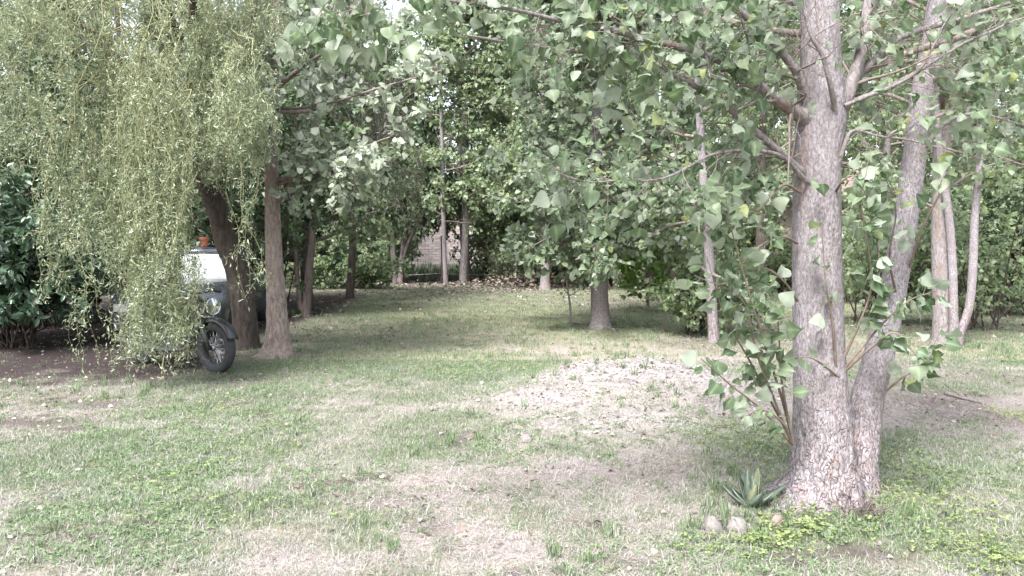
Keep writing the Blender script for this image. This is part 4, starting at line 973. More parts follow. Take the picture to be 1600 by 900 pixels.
r = np.random.default_rng(401)
wx, wy = (372 - 800) / F * 11.0, 11.0
wil = thing('willow_tree', 'corkscrew willow trailing a curtain of wavy twigs over the motorcycle', 'tree', (wx, wy, 0))
wrows = trunk_path([(384, 548, 52, 11.0), (384, 528, 42, 11.0), (380, 480, 38, 11.0), (370, 420, 36, 11.0), (352, 375, 34, 10.9), (335, 300, 30, 10.7), (322, 200, 26, 10.4), (306, 90, 22, 10.0), (300, 0, 18, 9.7), (296, -150, 13, 9.4), (290, -350, 6, 9.2)], 11.0)
trunk_mesh(MB(), wrows, 40, 140, 0.05, 0.01, 0.1, 41, 0.01).build('trunk', M['bark_dark'], wil)
wl = []
for pts in [[(352, 372, 10.9, .11), (300, 250, 10.3, .08), (220, 130, 9.7, .06), (130, 40, 9.2, .04), (40, -40, 8.8, .02)], [(335, 300, 10.7, .09), (380, 180, 10.2, .06), (395, 60, 9.6, .04), (400, -40, 9.2, .02)],
            [(322, 200, 10.4, .08), (280, 60, 9.5, .05), (230, -60, 8.9, .03)], [(306, 90, 10.0, .06), (220, -20, 9.4, .04), (100, -90, 9.0, .02)], [(304, 30, 9.8, .05), (296, 40, 9.0, .045), (302, 10, 8.5, .04), (300, -60, 8.1, .03)],]:
    c = spline([[*W(q[0], q[1], q[2]), q[3]] for q in pts], 24); tubes(MB(), c[:, :3], c[:, 3], 8)
    q = tubes(MB(), c[:, :3], c[:, 3], 8).build('limb', M['bark_dark'], wil)
# px range, top py range, bottom py range, distance range, count
CURT = [((214, 284), (60, 330), (540, 605), (7.7, 8.3), 145), ((150, 232), (60, 300), (350, 440), (7.9, 8.8), 90), ((98, 140), (200, 320), (390, 450), (8.0, 8.6), 22), ((120, 130), (330, 400), (590, 606), (7.9, 8.1), 3), ((190, 199), (300, 380), (570, 598), (7.8, 8.0), 4),
        ((80, 98), (200, 330), (430, 490), (8.0, 8.5), 9), ((296, 396), (90, 220), (250, 330), (8.0, 9.2), 95), ((386, 398), (240, 290), (470, 524), (8.0, 8.3), 5), ((-30, 100), (-120, 40), (50, 150), (8.3, 10.0), 85), ((-10, 92), (80, 180), (190, 290), (8.2, 9.3), 45),
        ((60, 420), (-220, 20), (60, 200), (8.2, 10.0), 150), ((90, 400), (-30, 190), (210, 345), (8.0, 9.6), 150), ((-300, 420), (-480, -200), (-230, -20), (8.4, 13.5), 230), ((150, 370), (0, 200), (230, 320), (9.4, 10.8), 60), ((-420, -40), (-320, -60), (120, 420), (6.9, 9.5), 110)]  # unseen curtains above and left of view are added to shade the parking earth
hang_p, tops = [], []
for (xa, xb), (ta, tb), (ba, bb), (da, db), cnt in CURT:
    K = max(1, cnt // 9); q = r.integers(0, K, cnt); kx, kb, kd, kt = r.uniform(xa, xb, K), r.uniform(ba, bb, K), r.uniform(da, db, K), r.uniform(ta, tb, K)
    px, pt, pb, dd = kx[q] + r.normal(0, min(7, (xb - xa) / 6), cnt), np.clip(kt[q] + r.normal(0, 45, cnt), ta - 20, tb + 20), kb[q] - np.abs(r.normal(0, 35, cnt)), kd[q] + r.normal(0, 0.06, cnt)
    top = np.array([W(a, b_, c_) for a, b_, c_ in zip(px, pt, dd)]); zb = np.array([W(a, b_, c_)[2] for a, b_, c_ in zip(px, pb, dd)])
    hang_p.append(tendrils(top, np.maximum(zb, 0.02), r, 26, 0.055, 0.16 if xb < 320 and bb > 400 else 0.22)); tops.append(top)
paths = np.concatenate(hang_p)
rods = MB(); tubes(rods, paths[:, ::2], np.linspace(0.0042, 0.0018, 13)[None] * np.ones((len(paths), 1)), 3)
# side twigs curling off the rods
p2, t2, _, _ = along(paths, 6, 0.05, 0.95, r)
b2 = walk(p2, side_dirs(t2, r.uniform(0.5, 1.2, len(p2)), r), r.uniform(0.10, 0.27, len(p2)), 5, 0.5, -0.16, r)
tubes(rods, b2, np.linspace(0.0024, 0.001, 5)[None] * np.ones((len(b2), 1)), 3)
# arching twigs from the limbs to the curtain tops
tp_ = np.concatenate(tops); c = spline(wrows, 60)[28:, :3]; j = r.integers(0, len(c), 150); e = tp_[r.integers(0, len(tp_), 150)]; mid = (c[j] + e) / 2 + np.array([0, 0, 0.5]) + r.normal(0, 0.15, (150, 3))
tt = np.linspace(0, 1, 14)[None, :, None]; arc = (1 - tt) ** 2 * c[j][:, None] + 2 * tt * (1 - tt) * mid[:, None] + tt ** 2 * e[:, None] + 0.05 * np.sin(tt * 25 + r.random((150, 1, 1)) * 6)
tubes(rods, arc, np.linspace(0.010, 0.004, 14)[None] * np.ones((150, 1)), 4)
rods.build('hanging_twigs', M['willow_twig'], wil, kind='stuff')
lv = [willow_leaves(paths, 42, 0.053, r), willow_leaves(b2, 112, 0.047, r)]
_, n = finish_leaves(wil, cat_leaves(*lv), WILLOW, WILLOW, M['willow'], r, 0, 0.5, 0.07, 0.35, 0.3, clump=(2.6, 1.3)); print('willow', n)

r = np.random.default_rng(402)
def far_willow(label, px, d, h, n_t, seed, spread, base=0.35, zlow=1.3):
    r = np.random.default_rng(seed); x = (px - 800) / F * d
    root = thing('willow_tree', label, 'tree', (x, d, 0))
    rows = np.array([[x, d, -0.1, .11], [x + .1, d, 1.5, .085], [x, d + .1, 3, .07], [x - .1, d, h, .03]])
    trunk_mesh(MB(), rows, 14, 40, 0.04, 0.004, 0.15, seed).build('trunk', M['bark_dark'], root)
    az, rad = r.random(n_t) * 6.28, spread * np.sqrt(r.random(n_t)); z = h * (1.0 - 0.30 * (rad / spread) ** 2) - r.random(n_t) * h * 0.35
    top = np.stack([x + rad * np.cos(az), d + rad * np.sin(az), z], 1); zb = np.maximum(z - r.uniform(1.2, 3.2, n_t), zlow + 0.5 * r.random(n_t))
    pt = tendrils(top, zb, r, 12, 0.05, 0.4); wd = MB(); tubes(wd, pt, np.full((n_t, 12), 0.006), 3)
    mid = (rows[2, :3] + top) / 2 + np.array([0, 0, .6]); tt = np.linspace(0, 1, 8)[None, :, None]; a0 = rows[2, :3][None, None]
    tubes(wd, ((1 - tt) ** 2 * a0 + 2 * tt * (1 - tt) * mid[:, None] + tt ** 2 * top[:, None])[::4], np.linspace(.035, .01, 8)[None] * np.ones((len(top[::4]), 1)), 4)
    wd.build('hanging_twigs', M['twig'], root, kind='stuff')
    lv = willow_leaves(pt, 26, 0.115, r)
    finish_leaves(root, lv, WILLOW_LO, WILLOW_LO, M['willow'], r, 0, base, 0.04, 0.3)
far_willow('dark green weeping willow behind the silvery poplar', 545, 19.5, 7.2, 330, 411, 1.9, 0.28)
far_willow('weeping willow in shade left of the tall grey poplar', 590, 33.0, 9.0, 260, 412, 2.6, 0.3, 2.6)
far_willow('shaded willow behind the parked car', 200, 17.0, 7.5, 300, 413, 3.0, 0.2, 1.6)

# --- shrubs
def shrub(name, label, px, d, rx, ry, h, n_stem, leafmat, size, seed, tmpl, near=None, n_parts=0, base=0.45, kl=6, z0=0.0, group=None, hang=0.2, k3=6, twig='bark_dark', keep=0.3, zmin=0.03):
    r = np.random.default_rng(seed); x = (px - 800) / F * d
    root = thing(name, label, 'shrub', (x, d, 0), group=group)
    st = np.stack([x + r.normal(0, rx * 0.25, n_stem), d + r.normal(0, ry * 0.25, n_stem), np.full(n_stem, -0.03)], 1)
    di = np.stack([r.normal(0, rx / h, n_stem), r.normal(0, ry / h, n_stem), np.ones(n_stem)], 1)
    lim = walk(st, di, h * r.uniform(0.6, 1.1, n_stem), 7, 0.16, -0.02, r); lr = np.linspace(0.016, 0.005, 7)[None] * np.ones((n_stem, 1))
    wood = MB(); tubes(wood, lim, lr, 5)
    lv = foliage_from(lim, lr, r, 7, h * 0.38, k3, 0.28, kl, size, -0.02, hang, 0.9, 0.12 + z0, wood)
    lv = tuple(a[lv[0][:, 2] > zmin] for a in lv)
    wood.build('stems', M[twig], root, kind='stuff')
    finish_leaves(root, lv, near or tmpl, tmpl, M[leafmat], r, n_parts, base, 0.03, keep)
    return root
shrub('laurel_bush', 'glossy dark laurel bush at the left edge under the willow', 14, 11.3, 0.85, 0.6, 2.4, 40, 'laurel', 0.115, 501, LAUREL, LAUREL, 300, 0.55, 7, zmin=0.42)
shrub('evergreen_bush', 'dark evergreen bush behind the parked car at far left', 60, 14.0, 1.3, 0.7, 3.0, 26, 'dark_leaf', 0.11, 502, LEAF_LO, base=0.35, kl=7)
shrub('evergreen_bush', 'tall dark evergreen filling the upper left corner behind the willow', 55, 13.5, 1.7, 0.8, 5.8, 44, 'dark_leaf', 0.12, 520, LEAF_LO, base=0.5, kl=6)
shrub('evergreen_bush', 'dark evergreen bush directly behind the parked car roof', 270, 17.5, 1.6, 0.8, 5.2, 34, 'dark_leaf', 0.12, 503, LEAF_LO, base=0.4, kl=7)
shrub('evergreen_bush', 'dark dense bush filling the right edge below the saplings', 1590, 15.5, 1.1, 0.8, 2.6, 26, 'dark_leaf', 0.10, 504, LEAF_LO, base=0.4, kl=7)
shrub('green_bush', 'leafy green bush at the foot of the far weeping willow', 545, 23.0, 1.2, 0.6, 1.5, 20, 'far_leaf', 0.10, 505, LEAF_LO, base=0.3)
shrub('green_bush', 'low leafy bush round the foot of the slender young poplar', 1085, 12.6, 0.5, 0.4, 1.5, 12, 'far_leaf', 0.07, 506, LEAF_MID, base=0.6)
shrub('green_bush', 'pale-flecked bush in the gap between the two big stems', 1360, 14.0, 0.9, 0.5, 2.2, 18, 'far_leaf', 0.07, 507, LEAF_LO, base=0.75)
shrub('green_bush', 'light green bush behind the right-hand saplings', 1525, 13.2, 0.8, 0.5, 2.4, 16, 'far_leaf', 0.07, 508, LEAF_LO, base=0.7)
GB = 'brush along the wire fence'
bp = [shrub('brush_shrub', 'twiggy half-bare brush growing along the back wire fence', (575, 800)[k], 26.4, 0.9, 0.5, 1.9, 22, 'far_leaf', 0.075, 510 + k, LEAF_LO, base=0.4, kl=2, group=GB, twig=('twig', 'bark_red')[k], k3=5) for k in range(2)]
for k, (px, d) in enumerate([(790, 25.6), (830, 25.0), (870, 25.4), (925, 24.6), (975, 23.5), (1030, 22.5), (1140, 20.5), (590, 27.5), (520, 26.0), (470, 24.5), (420, 23.0), (350, 22), (1420, 17.5), (1480, 18.2), (790, 27), (850, 27.3), (905, 27), (560, 29), (1000, 26), (1340, 18.5)]):
    o = copy_tree(bp[k % 2]); o.location = ((px - 800) / F * d, d, 0); o.rotation_euler = (0, 0, 1.3 * k); s_ = 0.8 + 0.5 * ((k * 7) % 10) / 10; o.scale = (s_, s_, s_)

GT = 'leafy thicket bushes closing the far edge'
tpz = [shrub('thicket_bush', 'pale green leafy bush in the thicket closing the far edge of the clearing', px_, 28.5, 1.2, 0.7, h_, 24, 'far_leaf', 0.11, 530 + k, LEAF_LO, base=b_, kl=6, group=GT, k3=5) for k, (px_, h_, b_) in enumerate(((560, 2.6, .7), (800, 3.0, .6), (1000, 2.3, .8)))]
for k, (px, d) in enumerate([(500, 27), (530, 31), (600, 31), (762, 29), (835, 27.6), (880, 30), (925, 27.8), (965, 25.5), (1045, 25), (1080, 23), (1130, 24), (1165, 22), (1010, 31), (1180, 29), (1440, 21), (1500, 20), (1395, 23), (1550, 19), (440, 25), (1330, 29), (740, 40), (480, 33)]):
    o = copy_tree(tpz[k % 3]); o.rotation_euler = (0, 0, 0.9 * k); s_ = 0.75 + 0.5 * ((k * 7) % 10) / 10; o.scale = (s_, s_, s_); o.location = ((px - 800) / F * d, d, 0)
shrub('green_bush', 'low bush hiding the foot of the pink house wall', 1218, 21.0, 0.6, 0.4, 1.35, 12, 'far_leaf', 0.09, 545, LEAF_LO, base=0.6)
shrub('evergreen_bush', 'dark tall evergreen between willow trunk and silvery poplar', 395, 15.5, 1.0, 0.7, 4.8, 24, 'dark_leaf', 0.12, 546, LEAF_LO, base=0.45, kl=6)

# --- wire fence at the back
fz = thing('wire_fence', 'sagging wire fence with thin grey posts along the back of the clearing', 'fence', (0, 26.2, 0))
for k in range(9):
    x = -9.5 + 2.4 * k; q = MB(); tubes(q, np.array([[x, 26.2, -0.1], [x + .02, 26.2, .7], [x + .03 * math.sin(k), 26.22, 1.55]]), np.array([.05, .045, .045]), 8, cap=True); q.build('post', M['post'], fz)
for z in (0.32, 0.75, 1.12, 1.46):
    xs = np.linspace(-9.5, 9.7, 60); q = MB(); tubes(q, np.stack([xs, np.full(60, 26.14), z - 0.05 * np.abs(np.sin((xs + 9.5) / 2.4 * math.pi))], 1), np.full(60, 0.006), 4); q.build('wire', M['wire'], fz)

# --- brick wall beyond the fence
bw = thing('brick_wall', 'sunlit pale pink brick wall beyond the wire fence', 'wall', (-3.0, 37.0, 0))
bl, bh, W0 = 0.34, 0.115, 6.8
MB().box((-3.0 - W0 / 2, 37.03, -0.1), (-3.0 + W0 / 2, 37.25, 2.32)).build('core', M['mortar'], bw, smooth_=False)
bmes = []
for k in range(5):
    q = MB().box((-bl / 2 + .007, -0.04, -bh / 2 + .007), (bl / 2 - .007, 0.10, bh / 2 - .007), (0.1 + 0.2 * k, 0.5 * (k == 4), 0)); me = mesh_from('brick', np.concatenate(q.v), q.f, np.concatenate(q.t), False); me.materials.append(M['brick']); bmes.append(me)
rest = MB(); cntb = 0; rr = np.random.default_rng(55)
for row in range(19, -1, -1):
    for c_ in range(int(W0 / bl)):
        x = -W0 / 2 + bl * (c_ + 0.5 + 0.5 * (row % 2)); z = bh * (row + 0.5)
        if x > W0 / 2 - bl / 2: continue
        dy = rr.normal(0, 0.006)
        if cntb < 300 and row >= 3:
            ob = bpy.data.objects.new('brick', bmes[rr.integers(0, 5)]); COL.objects.link(ob); ob.parent = bw; ob.location = (x, dy, z); cntb += 1
        else: rest.box((-3.0 + x - bl / 2 + .007, 36.96 + dy, z - bh / 2 + .007), (-3.0 + x + bl / 2 - .007, 37.10 + dy, z + bh / 2 - .007), (rr.random(), 0, 0))
rest.build('brick_course', M['brick'], bw, smooth_=False, kind='stuff')

# --- house half hidden behind the big trunk
hx0, hx1, hy = 8.05, 12.6, 24.5
hs = thing('house', 'small pink and white house glimpsed behind the big poplar trunk', 'house', ((hx0 + hx1) / 2, hy, 0))
MB().box((hx0, hy, -0.1), (8.75, hy + 5, 2.7)).build('wall', M['render_pink'], hs, smooth_=False)['label'] = 'pink rendered corner of the house'
MB().box((8.752, hy + 0.06, -0.1), (hx1, hy + 5, 2.7)).build('wall', M['render_white'], hs, smooth_=False)
MB().box((8.80, hy - 0.0, -0.02), (9.62, hy + 0.055, 2.08)).build('door', M['blue'], hs, smooth_=False, bevel=.01)
wn = MB().box((10.4, hy + 0.0, 0.95), (11.6, hy + 0.055, 1.95)).build('window', M['post'], hs, smooth_=False)
MB().box((10.48, hy - 0.012, 1.03), (11.0 - .03, hy - 0.002, 1.87)).build('pane', M['glass'], wn, smooth_=False)
MB().box((11.0 + .03, hy - 0.012, 1.03), (11.52, hy - 0.002, 1.87)).build('pane', M['glass'], wn, smooth_=False)
rf = MB(); rf.add([(hx0 - .4, hy - .5, 2.62), (hx1 + .4, hy - .5, 2.62), (hx1 + .4, hy + 2.5, 3.9), (hx0 - .4, hy + 2.5, 3.9), (hx0 - .4, hy + 5.5, 2.62), (hx1 + .4, hy + 5.5, 2.62)], [(0, 1, 2, 3), (3, 2, 5, 4)])
ro_ = rf.build('roof', M['roof'], hs, smooth_=False); md = ro_.modifiers.new('thick', 'SOLIDIFY'); md.thickness = 0.12; md.offset = 1
#@@VEHICLES
# ------------------------------------------------------------------ vehicles
def lathe(mb, prof, c, axis='y', seg=36, closed=False, tint=(0.5, 0, 0)):
    """prof rows (radius, offset along axis)"""
    pr = np.asarray(prof, float); a = np.linspace(0, 2 * math.pi, seg, endpoint=False)
    ra, of = pr[:, 0][:, None], pr[:, 1][:, None] * np.ones((1, seg)); u, w = ra * np.cos(a), ra * np.sin(a)
    v = {'y': np.stack([u, of, w], -1), 'x': np.stack([of, u, w], -1), 'z': np.stack([u, w, of], -1)}[axis] + np.asarray(c, float)
    n = len(pr); idx = np.arange(n * seg).reshape(n, seg); nx = np.roll(idx, -1, 1)
    rows = range(n if closed else n - 1)
    f = np.concatenate([np.stack([idx[k], nx[k], nx[(k + 1) % n], idx[(k + 1) % n]], -1) for k in rows])
    mb.add(v.reshape(-1, 3), f, tint); return mb
def rod(mb, pts, rad, seg=8, n=None):
    p = np.asarray(pts, float); p = spline(p, n) if n else p
    rr_ = np.full(len(p), rad) if np.isscalar(rad) else np.interp(np.linspace(0, 1, len(p)), np.linspace(0, 1, len(rad)), rad)
    tubes(mb, p, rr_, seg, cap=True); return mb
def loft(mb, secs):
    """sections of equal point count, closed rings, capped"""
    s_ = np.asarray(secs, float); n, k, _ = s_.shape; idx = np.arange(n * k).reshape(n, k); nx = np.roll(idx, -1, 1)
    f = np.concatenate([np.stack([idx[q], nx[q], nx[q + 1], idx[q + 1]], -1) for q in range(n - 1)])
    b = mb.n; mb.add(s_.reshape(-1, 3), f); mb.f.append(np.array([idx[0, ::-1] + b])); mb.f.append(np.array([idx[-1] + b])); return mb

def wheel(root, c, R, wdt, spokes=18, disc=True):
    tc_ = [(R - .012 - .055 * (1 - math.cos(q)) - 0.0, 0) for q in (0,)]
    a = np.linspace(0, 2 * math.pi, 14, endpoint=False); hw = wdt / 2
    prof = np.stack([R - 0.055 + 0.055 * np.sign(np.cos(a)) * np.abs(np.cos(a)) ** 0.75, hw * np.sign(np.sin(a)) * np.abs(np.sin(a)) ** 0.8], 1)
    w = lathe(MB(), prof, c, 'y', 56, True).build('wheel', M['rubber'], root, local=True)
    w['label'] = 'black ribbed tyre on a spoked wheel'
    Rr = R - 0.095
    lathe(MB(), [(Rr, -hw * .75), (Rr + .018, -hw * .8), (Rr + .018, -hw * .62), (Rr, -hw * .4), (Rr - .006, 0), (Rr, hw * .4), (Rr + .018, hw * .62), (Rr + .018, hw * .8), (Rr, hw * .75), (Rr - .012, 0)], c, 'y', 56, True).build('rim', M['alloy'], w, local=True)
    hb = lathe(MB(), [(0.005, -.06), (.03, -.06), (.034, -.04), (.024, -.03), (.024, .03), (.034, .04), (.03, .06), (.005, .06)], c, 'y', 24).build('hub', M['alloy'], w, local=True)
    sp = MB(); paths = []
    for k in range(spokes * 2):
        a_ = 2 * math.pi * k / (spokes * 2); s_ = 1 if k % 2 else -1; a2 = a_ + 0.32 * (1 if (k // 2) % 2 else -1)
        paths.append([[c[0] + .032 * math.cos(a2), c[1] + s_ * .035, c[2] + .032 * math.sin(a2)], [c[0] + Rr * math.cos(a_), c[1] + s_ * .006, c[2] + Rr * math.sin(a_)]])
    tubes(sp, np.array(paths), np.full((len(paths), 2), 0.0024), 4); sp.build('spokes', M['chrome'], w, local=True, kind='stuff')
    if disc: lathe(MB(), [(.045, .052), (.115, .052), (.115, .057), (.045, .057)], c, 'y', 40, True).build('brake_disc', M['alloy'], w, local=True)
    return w

yaw = -math.radians(31); RW = 0.29
ax = W(338, 547, 8.95)
fx, fy = math.cos(yaw), math.sin(yaw)
moto = thing('motorcycle', 'black motorcycle with round headlight and spoked front wheel under the willow', 'motorcycle', (ax[0] - .66 * fx, ax[1] - .66 * fy, 0.0), yaw)
moto.location.z = float(gh(np.array([ax[0]]), np.array([ax[1]]))[0])
L_ = dict(local=True)
FA, RA = (0.66, 0, RW), (-0.64, 0, RW)
wheel(moto, FA, RW, 0.105); wheel(moto, RA, RW, 0.12)
top = np.array([0.44, 0, 0.80]); dirf = nrm(np.array([top - np.array([0.66, 0, RW])]))[0]
for s_ in (-1, 1):
    y = 0.085 * s_
    fk = rod(MB(), [(0.66 - .015, y, RW - .02), (0.66 - .015 + dirf[0] * .30, y, RW + dirf[2] * .30)], 0.027, 14).build('fork_leg', M['engine'], moto, **L_)
    rod(MB(), [(0.66 - .015 + dirf[0] * .29, y, RW + dirf[2] * .29), (0.44 - .02, y, 0.84)], 0.0185, 12).build('fork_tube', M['chrome'], fk, **L_)
    lathe(MB(), [(.0, -.02), (.035, -.02), (.04, 0), (.035, .02), (.0, .02)], (0.50, .135 * s_, 0.74), 'x', 20).build('indicator', M['engine'], moto, **L_)
    rod(MB(), [(0.30, .27 * s_, .905), (0.27, .39 * s_, .885)], 0.018, 10).build('grip', M['rubber'], moto, **L_)
rod(MB(), [(0.30, -.30, .90), (0.37, -.2, .93), (0.40, -.08, .90), (0.40, .08, .90), (0.37, .2, .93), (0.30, .30, .90)], 0.012, 10, 24).build('handlebar', M['black'], moto, **L_)
MB().box((0.36, -.115, .80), (0.47, .115, .83)).build('fork_yoke', M['black'], moto, smooth_=False, bevel=.008, **L_)
MB().box((0.44, -.11, .60), (0.55, .11, .625)).build('fork_yoke', M['black'], moto, smooth_=False, bevel=.008, **L_)
hl = lathe(MB(), [(.0, -.13), (.04, -.125), (.075, -.09), (.092, -.03), (.096, .02), (.09, .022)], (0.60, 0, .755), 'x', 36).build('headlight', M['black'], moto, **L_)
lathe(MB(), [(.088, .018), (.1, .018), (.102, .032), (.09, .036)], (0.60, 0, .755), 'x', 36, True).build('trim_ring', M['chrome'], hl, **L_)
lathe(MB(), [(.0, .0), (.05, .008), (.085, .03)], (0.595, 0, .755), 'x', 36).build('reflector', M['alloy'], hl, **L_)
lathe(MB(), [(.0, .05), (.05, .045), (.09, .03)], (0.60, 0, .755), 'x', 36).build('lens', M['lens'], hl, **L_)
a = np.linspace(math.radians(20), math.radians(165), 26)
fv, ff = [], []
for k, q in enumerate(a):
    for j, (yy, dr) in enumerate([(-.068, -.03), (-.055, .012), (0, .026), (.055, .012), (.068, -.03)]):
        fv.append((0.66 + (RW + .03 + dr) * math.cos(q), yy, RW + (RW + .03 + dr) * math.sin(q)))
    if k: ff += [(5 * k - 5 + j, 5 * k - 4 + j, 5 * k + 1 + j, 5 * k + j) for j in range(4)]
def plate(fv, ff, name, mat, parent):
    ob = MB().add(fv, ff).build(name, mat, parent, **L_); m_ = ob.modifiers.new('thick', 'SOLIDIFY'); m_.thickness = 0.004; return ob
plate(fv, ff, 'front_fender', M['black'], moto)
rfv = [(x - 1.30, y * 1.25, z) for x, y, z in fv]; plate(rfv, ff, 'rear_fender', M['black'], moto)
ring = lambda x, hw, zb, zt, k=16: [(x, hw * math.cos(q) * (1 if math.sin(q) > 0 else .75), (zb + zt) / 2 + (zt - zb) / 2 * math.sin(q)) for q in np.linspace(0, 2 * math.pi, k, endpoint=False)]
loft(MB(), [ring(.40, .03, .76, .80), ring(.34, .11, .70, .86), ring(.2, .155, .67, .90), ring(.02, .15, .67, .88), ring(-.12, .09, .68, .81), ring(-.16, .05, .70, .76)]).build('fuel_tank', M['black'], moto, **L_)
loft(MB(), [ring(-.12, .08, .69, .76), ring(-.2, .13, .67, .76), ring(-.4, .14, .68, .77), ring(-.62, .12, .72, .82), ring(-.74, .07, .75, .83)]).build('seat', M['leather'], moto, **L_)
en = MB().box((-.16, -.14, .24), (.22, .14, .46)).build('engine', M['engine'], moto, smooth_=False, bevel=.02, **L_)
for k in range(7): MB().box((.0 + .018 * k, -.10, .46 + .024 * k), (.2 + .006 * k, .10, .474 + .024 * k)).build('cooling_fin', M['engine'], en, smooth_=False, **L_)
lathe(MB(), [(.0, .15), (.09, .15), (.11, .135), (.11, .12)], (-.02, 0, .34), 'y', 28).build('engine_cover', M['alloy'], en, **L_)
for s_ in (-1, 1):
    rod(MB(), [(.40, .04 * s_, .74), (.30, .07 * s_, .45), (.24, .09 * s_, .26), (-.2, .1 * s_, .24), (-.38, .1 * s_, .32), (-.64, .09 * s_, RW)], .016, 8, 26).build('frame_rail', M['black'], moto, **L_)
    rod(MB(), [(-.64, .13 * s_, RW + .02), (-.46, .13 * s_, .66)], .024, 10).build('shock_absorber', M['chrome'], moto, **L_)
rod(MB(), [(.2, -.06, .5), (.34, -.1, .42), (.28, -.15, .26), (-.2, -.17, .24), (-.9, -.19, .30)], (.02, .02, .02, .035, .04), 12, 30).build('exhaust_pipe', M['engine'], moto, **L_)
rod(MB(), [(-.02, .12, .26), (-.08, .26, .02)], .009, 6).build('kickstand', M['black'], moto, **L_)
lathe(MB(), [(.0, -.03), (.045, -.03), (.05, 0), (.0, .004)], (-.86, 0, .66), 'x', 20).build('tail_light', M['engine'], moto, **L_)

# --- parked car, nose towards the viewer
cx = (276 - 800) / F * 12.2
car = thing('parked_car', 'dark car with bright windscreen parked behind the motorcycle and willow', 'car', (cx, 13.1, float(gh(np.array([cx]), np.array([13.1]))[0])), math.radians(-90 + 7))
def sec(x, hw, zb, zs, zt, inset):          # x forward; lower body ring
    return [(x, -hw * .9, zb), (x, -hw, zb + .12), (x, -hw, zs), (x, -hw + inset, zt), (x, -hw * .45, zt + .025), (x, 0, zt + .035), (x, hw * .45, zt + .025), (x, hw - inset, zt), (x, hw, zs), (x, hw, zb + .12), (x, hw * .9, zb)]
body = loft(MB(), [sec(1.98, .60, .36, .50, .60, .08), sec(1.92, .74, .26, .55, .68, .08), sec(1.75, .80, .20, .62, .78, .09), sec(1.3, .83, .18, .68, .86, .09), sec(.82, .84, .18, .74, .93, .07), sec(.3, .845, .18, .76, .94, .05), sec(-.8, .845, .18, .78, .95, .05), sec(-1.5, .83, .20, .78, .96, .06), sec(-1.9, .78, .26, .72, .92, .07), sec(-2.0, .66, .34, .62, .84, .08)])
bo = body.build('body', M['car_paint'], car, **L_)
MB().box((1.965, -.42, .44), (2.01, .42, .56)).build('grille', M['car_trim'], bo, smooth_=False, bevel=.01, **L_)
MB().box((1.93, -.66, .24), (2.05, .66, .38)).build('bumper', M['car_trim'], bo, smooth_=False, bevel=.03, **L_)
MB().box((2.052, -.23, .29), (2.06, .23, .36)).build('number_plate', M['plate'], bo, smooth_=False, **L_)
for s_ in (-1, 1):
    hq = loft(MB(), [[(1.90 + .0, s_ * y, z) for y, z in ((.46, .52), (.72, .53), (.74, .66), (.50, .64))], [(1.985, s_ * y, z) for y, z in ((.46, .52), (.66, .53), (.66, .64), (.48, .63))]]).build('headlight', M['alloy'], car, smooth_=False, **L_)
    MB().box((.62, s_ * .86 - .09, .93), (.78, s_ * .86 + .09, 1.05)).build('mirror', M['car_paint'], car, smooth_=False, bevel=.03, **L_)
    for x in (1.28, -1.28):
        w = lathe(MB(), [(.20, -.1), (.29, -.1), (.305, -.07), (.305, .07), (.29, .1), (.20, .1)], (x, s_ * .77, .305), 'y', 40, True).build('wheel', M['rubber'], car, **L_)
        lathe(MB(), [(.02, .09 * s_), (.08, .095 * s_), (.19, .06 * s_), (.205, .1 * s_)], (x, s_ * .77, .305), 'y', 40).build('hub_cap', M['alloy'], w, **L_)
# greenhouse: roof, pillars, glass
Wb, Wt, zb, zt = .74, .58, .95, 1.40
xa, xb, xc, xd = .92, .18, -1.25, -1.75      # windscreen foot, roof front, roof rear, rear glass foot
roof = loft(MB(), [[(x, -w, z - .05), (x, -w * .92, z), (x, 0, z + .035), (x, w * .92, z), (x, w, z - .05), (x, 0, z - .06)] for x, w, z in ((xb + .05, Wt, zt - .02), (xb - .3, Wt + .01, zt + .01), (xc + .3, Wt, zt), (xc, Wt - .02, zt - .03))]).build('roof', M['car_paint'], car, **L_)
for s_ in (-1, 1):
    for p0, p1 in (((xa, Wb, zb), (xb, Wt, zt - .03)), ((-.35, Wb + .05, zb), (-.35, Wt + .01, zt - .03)), ((xd, Wb - .06, zb), (xc, Wt - .03, zt - .05))):
        rod(MB(), [(p0[0], s_ * p0[1], p0[2]), (p1[0], s_ * p1[1], p1[2])], .028, 8).build('pillar', M['car_paint'], car, **L_)
    q = [(xa - .06, s_ * Wb, zb), (-.35, s_ * (Wb + .04), zb), (-.35, s_ * Wt, zt - .06), (xb - .02, s_ * Wt, zt - .06)]
    MB().add(q, [(0, 1, 2, 3)]).build('side_window', M['glass'], car, smooth_=False, **L_)
    q = [(-.38, s_ * (Wb + .04), zb), (xd + .06, s_ * (Wb - .06), zb), (xc, s_ * (Wt - .03), zt - .07), (-.38, s_ * Wt, zt - .06)]
    MB().add(q, [(0, 1, 2, 3)]).build('side_window', M['glass'], car, smooth_=False, **L_)
gv_, gf = [], []
for k in range(7):
    t_ = k / 6; w = Wb + (Wt - Wb) * t_; x0 = xa + (xb - xa) * t_; z0 = zb - .015 + (zt - .01 - zb) * t_ + .03 * math.sin(t_ * math.pi)
    for j in range(9):
        u = -1 + 2 * j / 8; gv_.append((x0 + .10 * (1 - u * u) * (1 - .6 * t_), u * w * .985, z0 + .012 * (1 - u * u)))
    if k: gf += [(9 * k - 9 + j, 9 * k - 8 + j, 9 * k + 1 + j, 9 * k + j) for j in range(8)]
MB().add(gv_, gf).build('windscreen', M['clear'], car, **L_)
MB().add([(x - .05, y * .97, z - .03) for x, y, z in gv_], gf).build('sky_reflection_sheet', M['shade'], car, **L_)  # added sheet behind the glass, gives the windscreen its bright sky reflection
car.scale = (1, 1, .95)
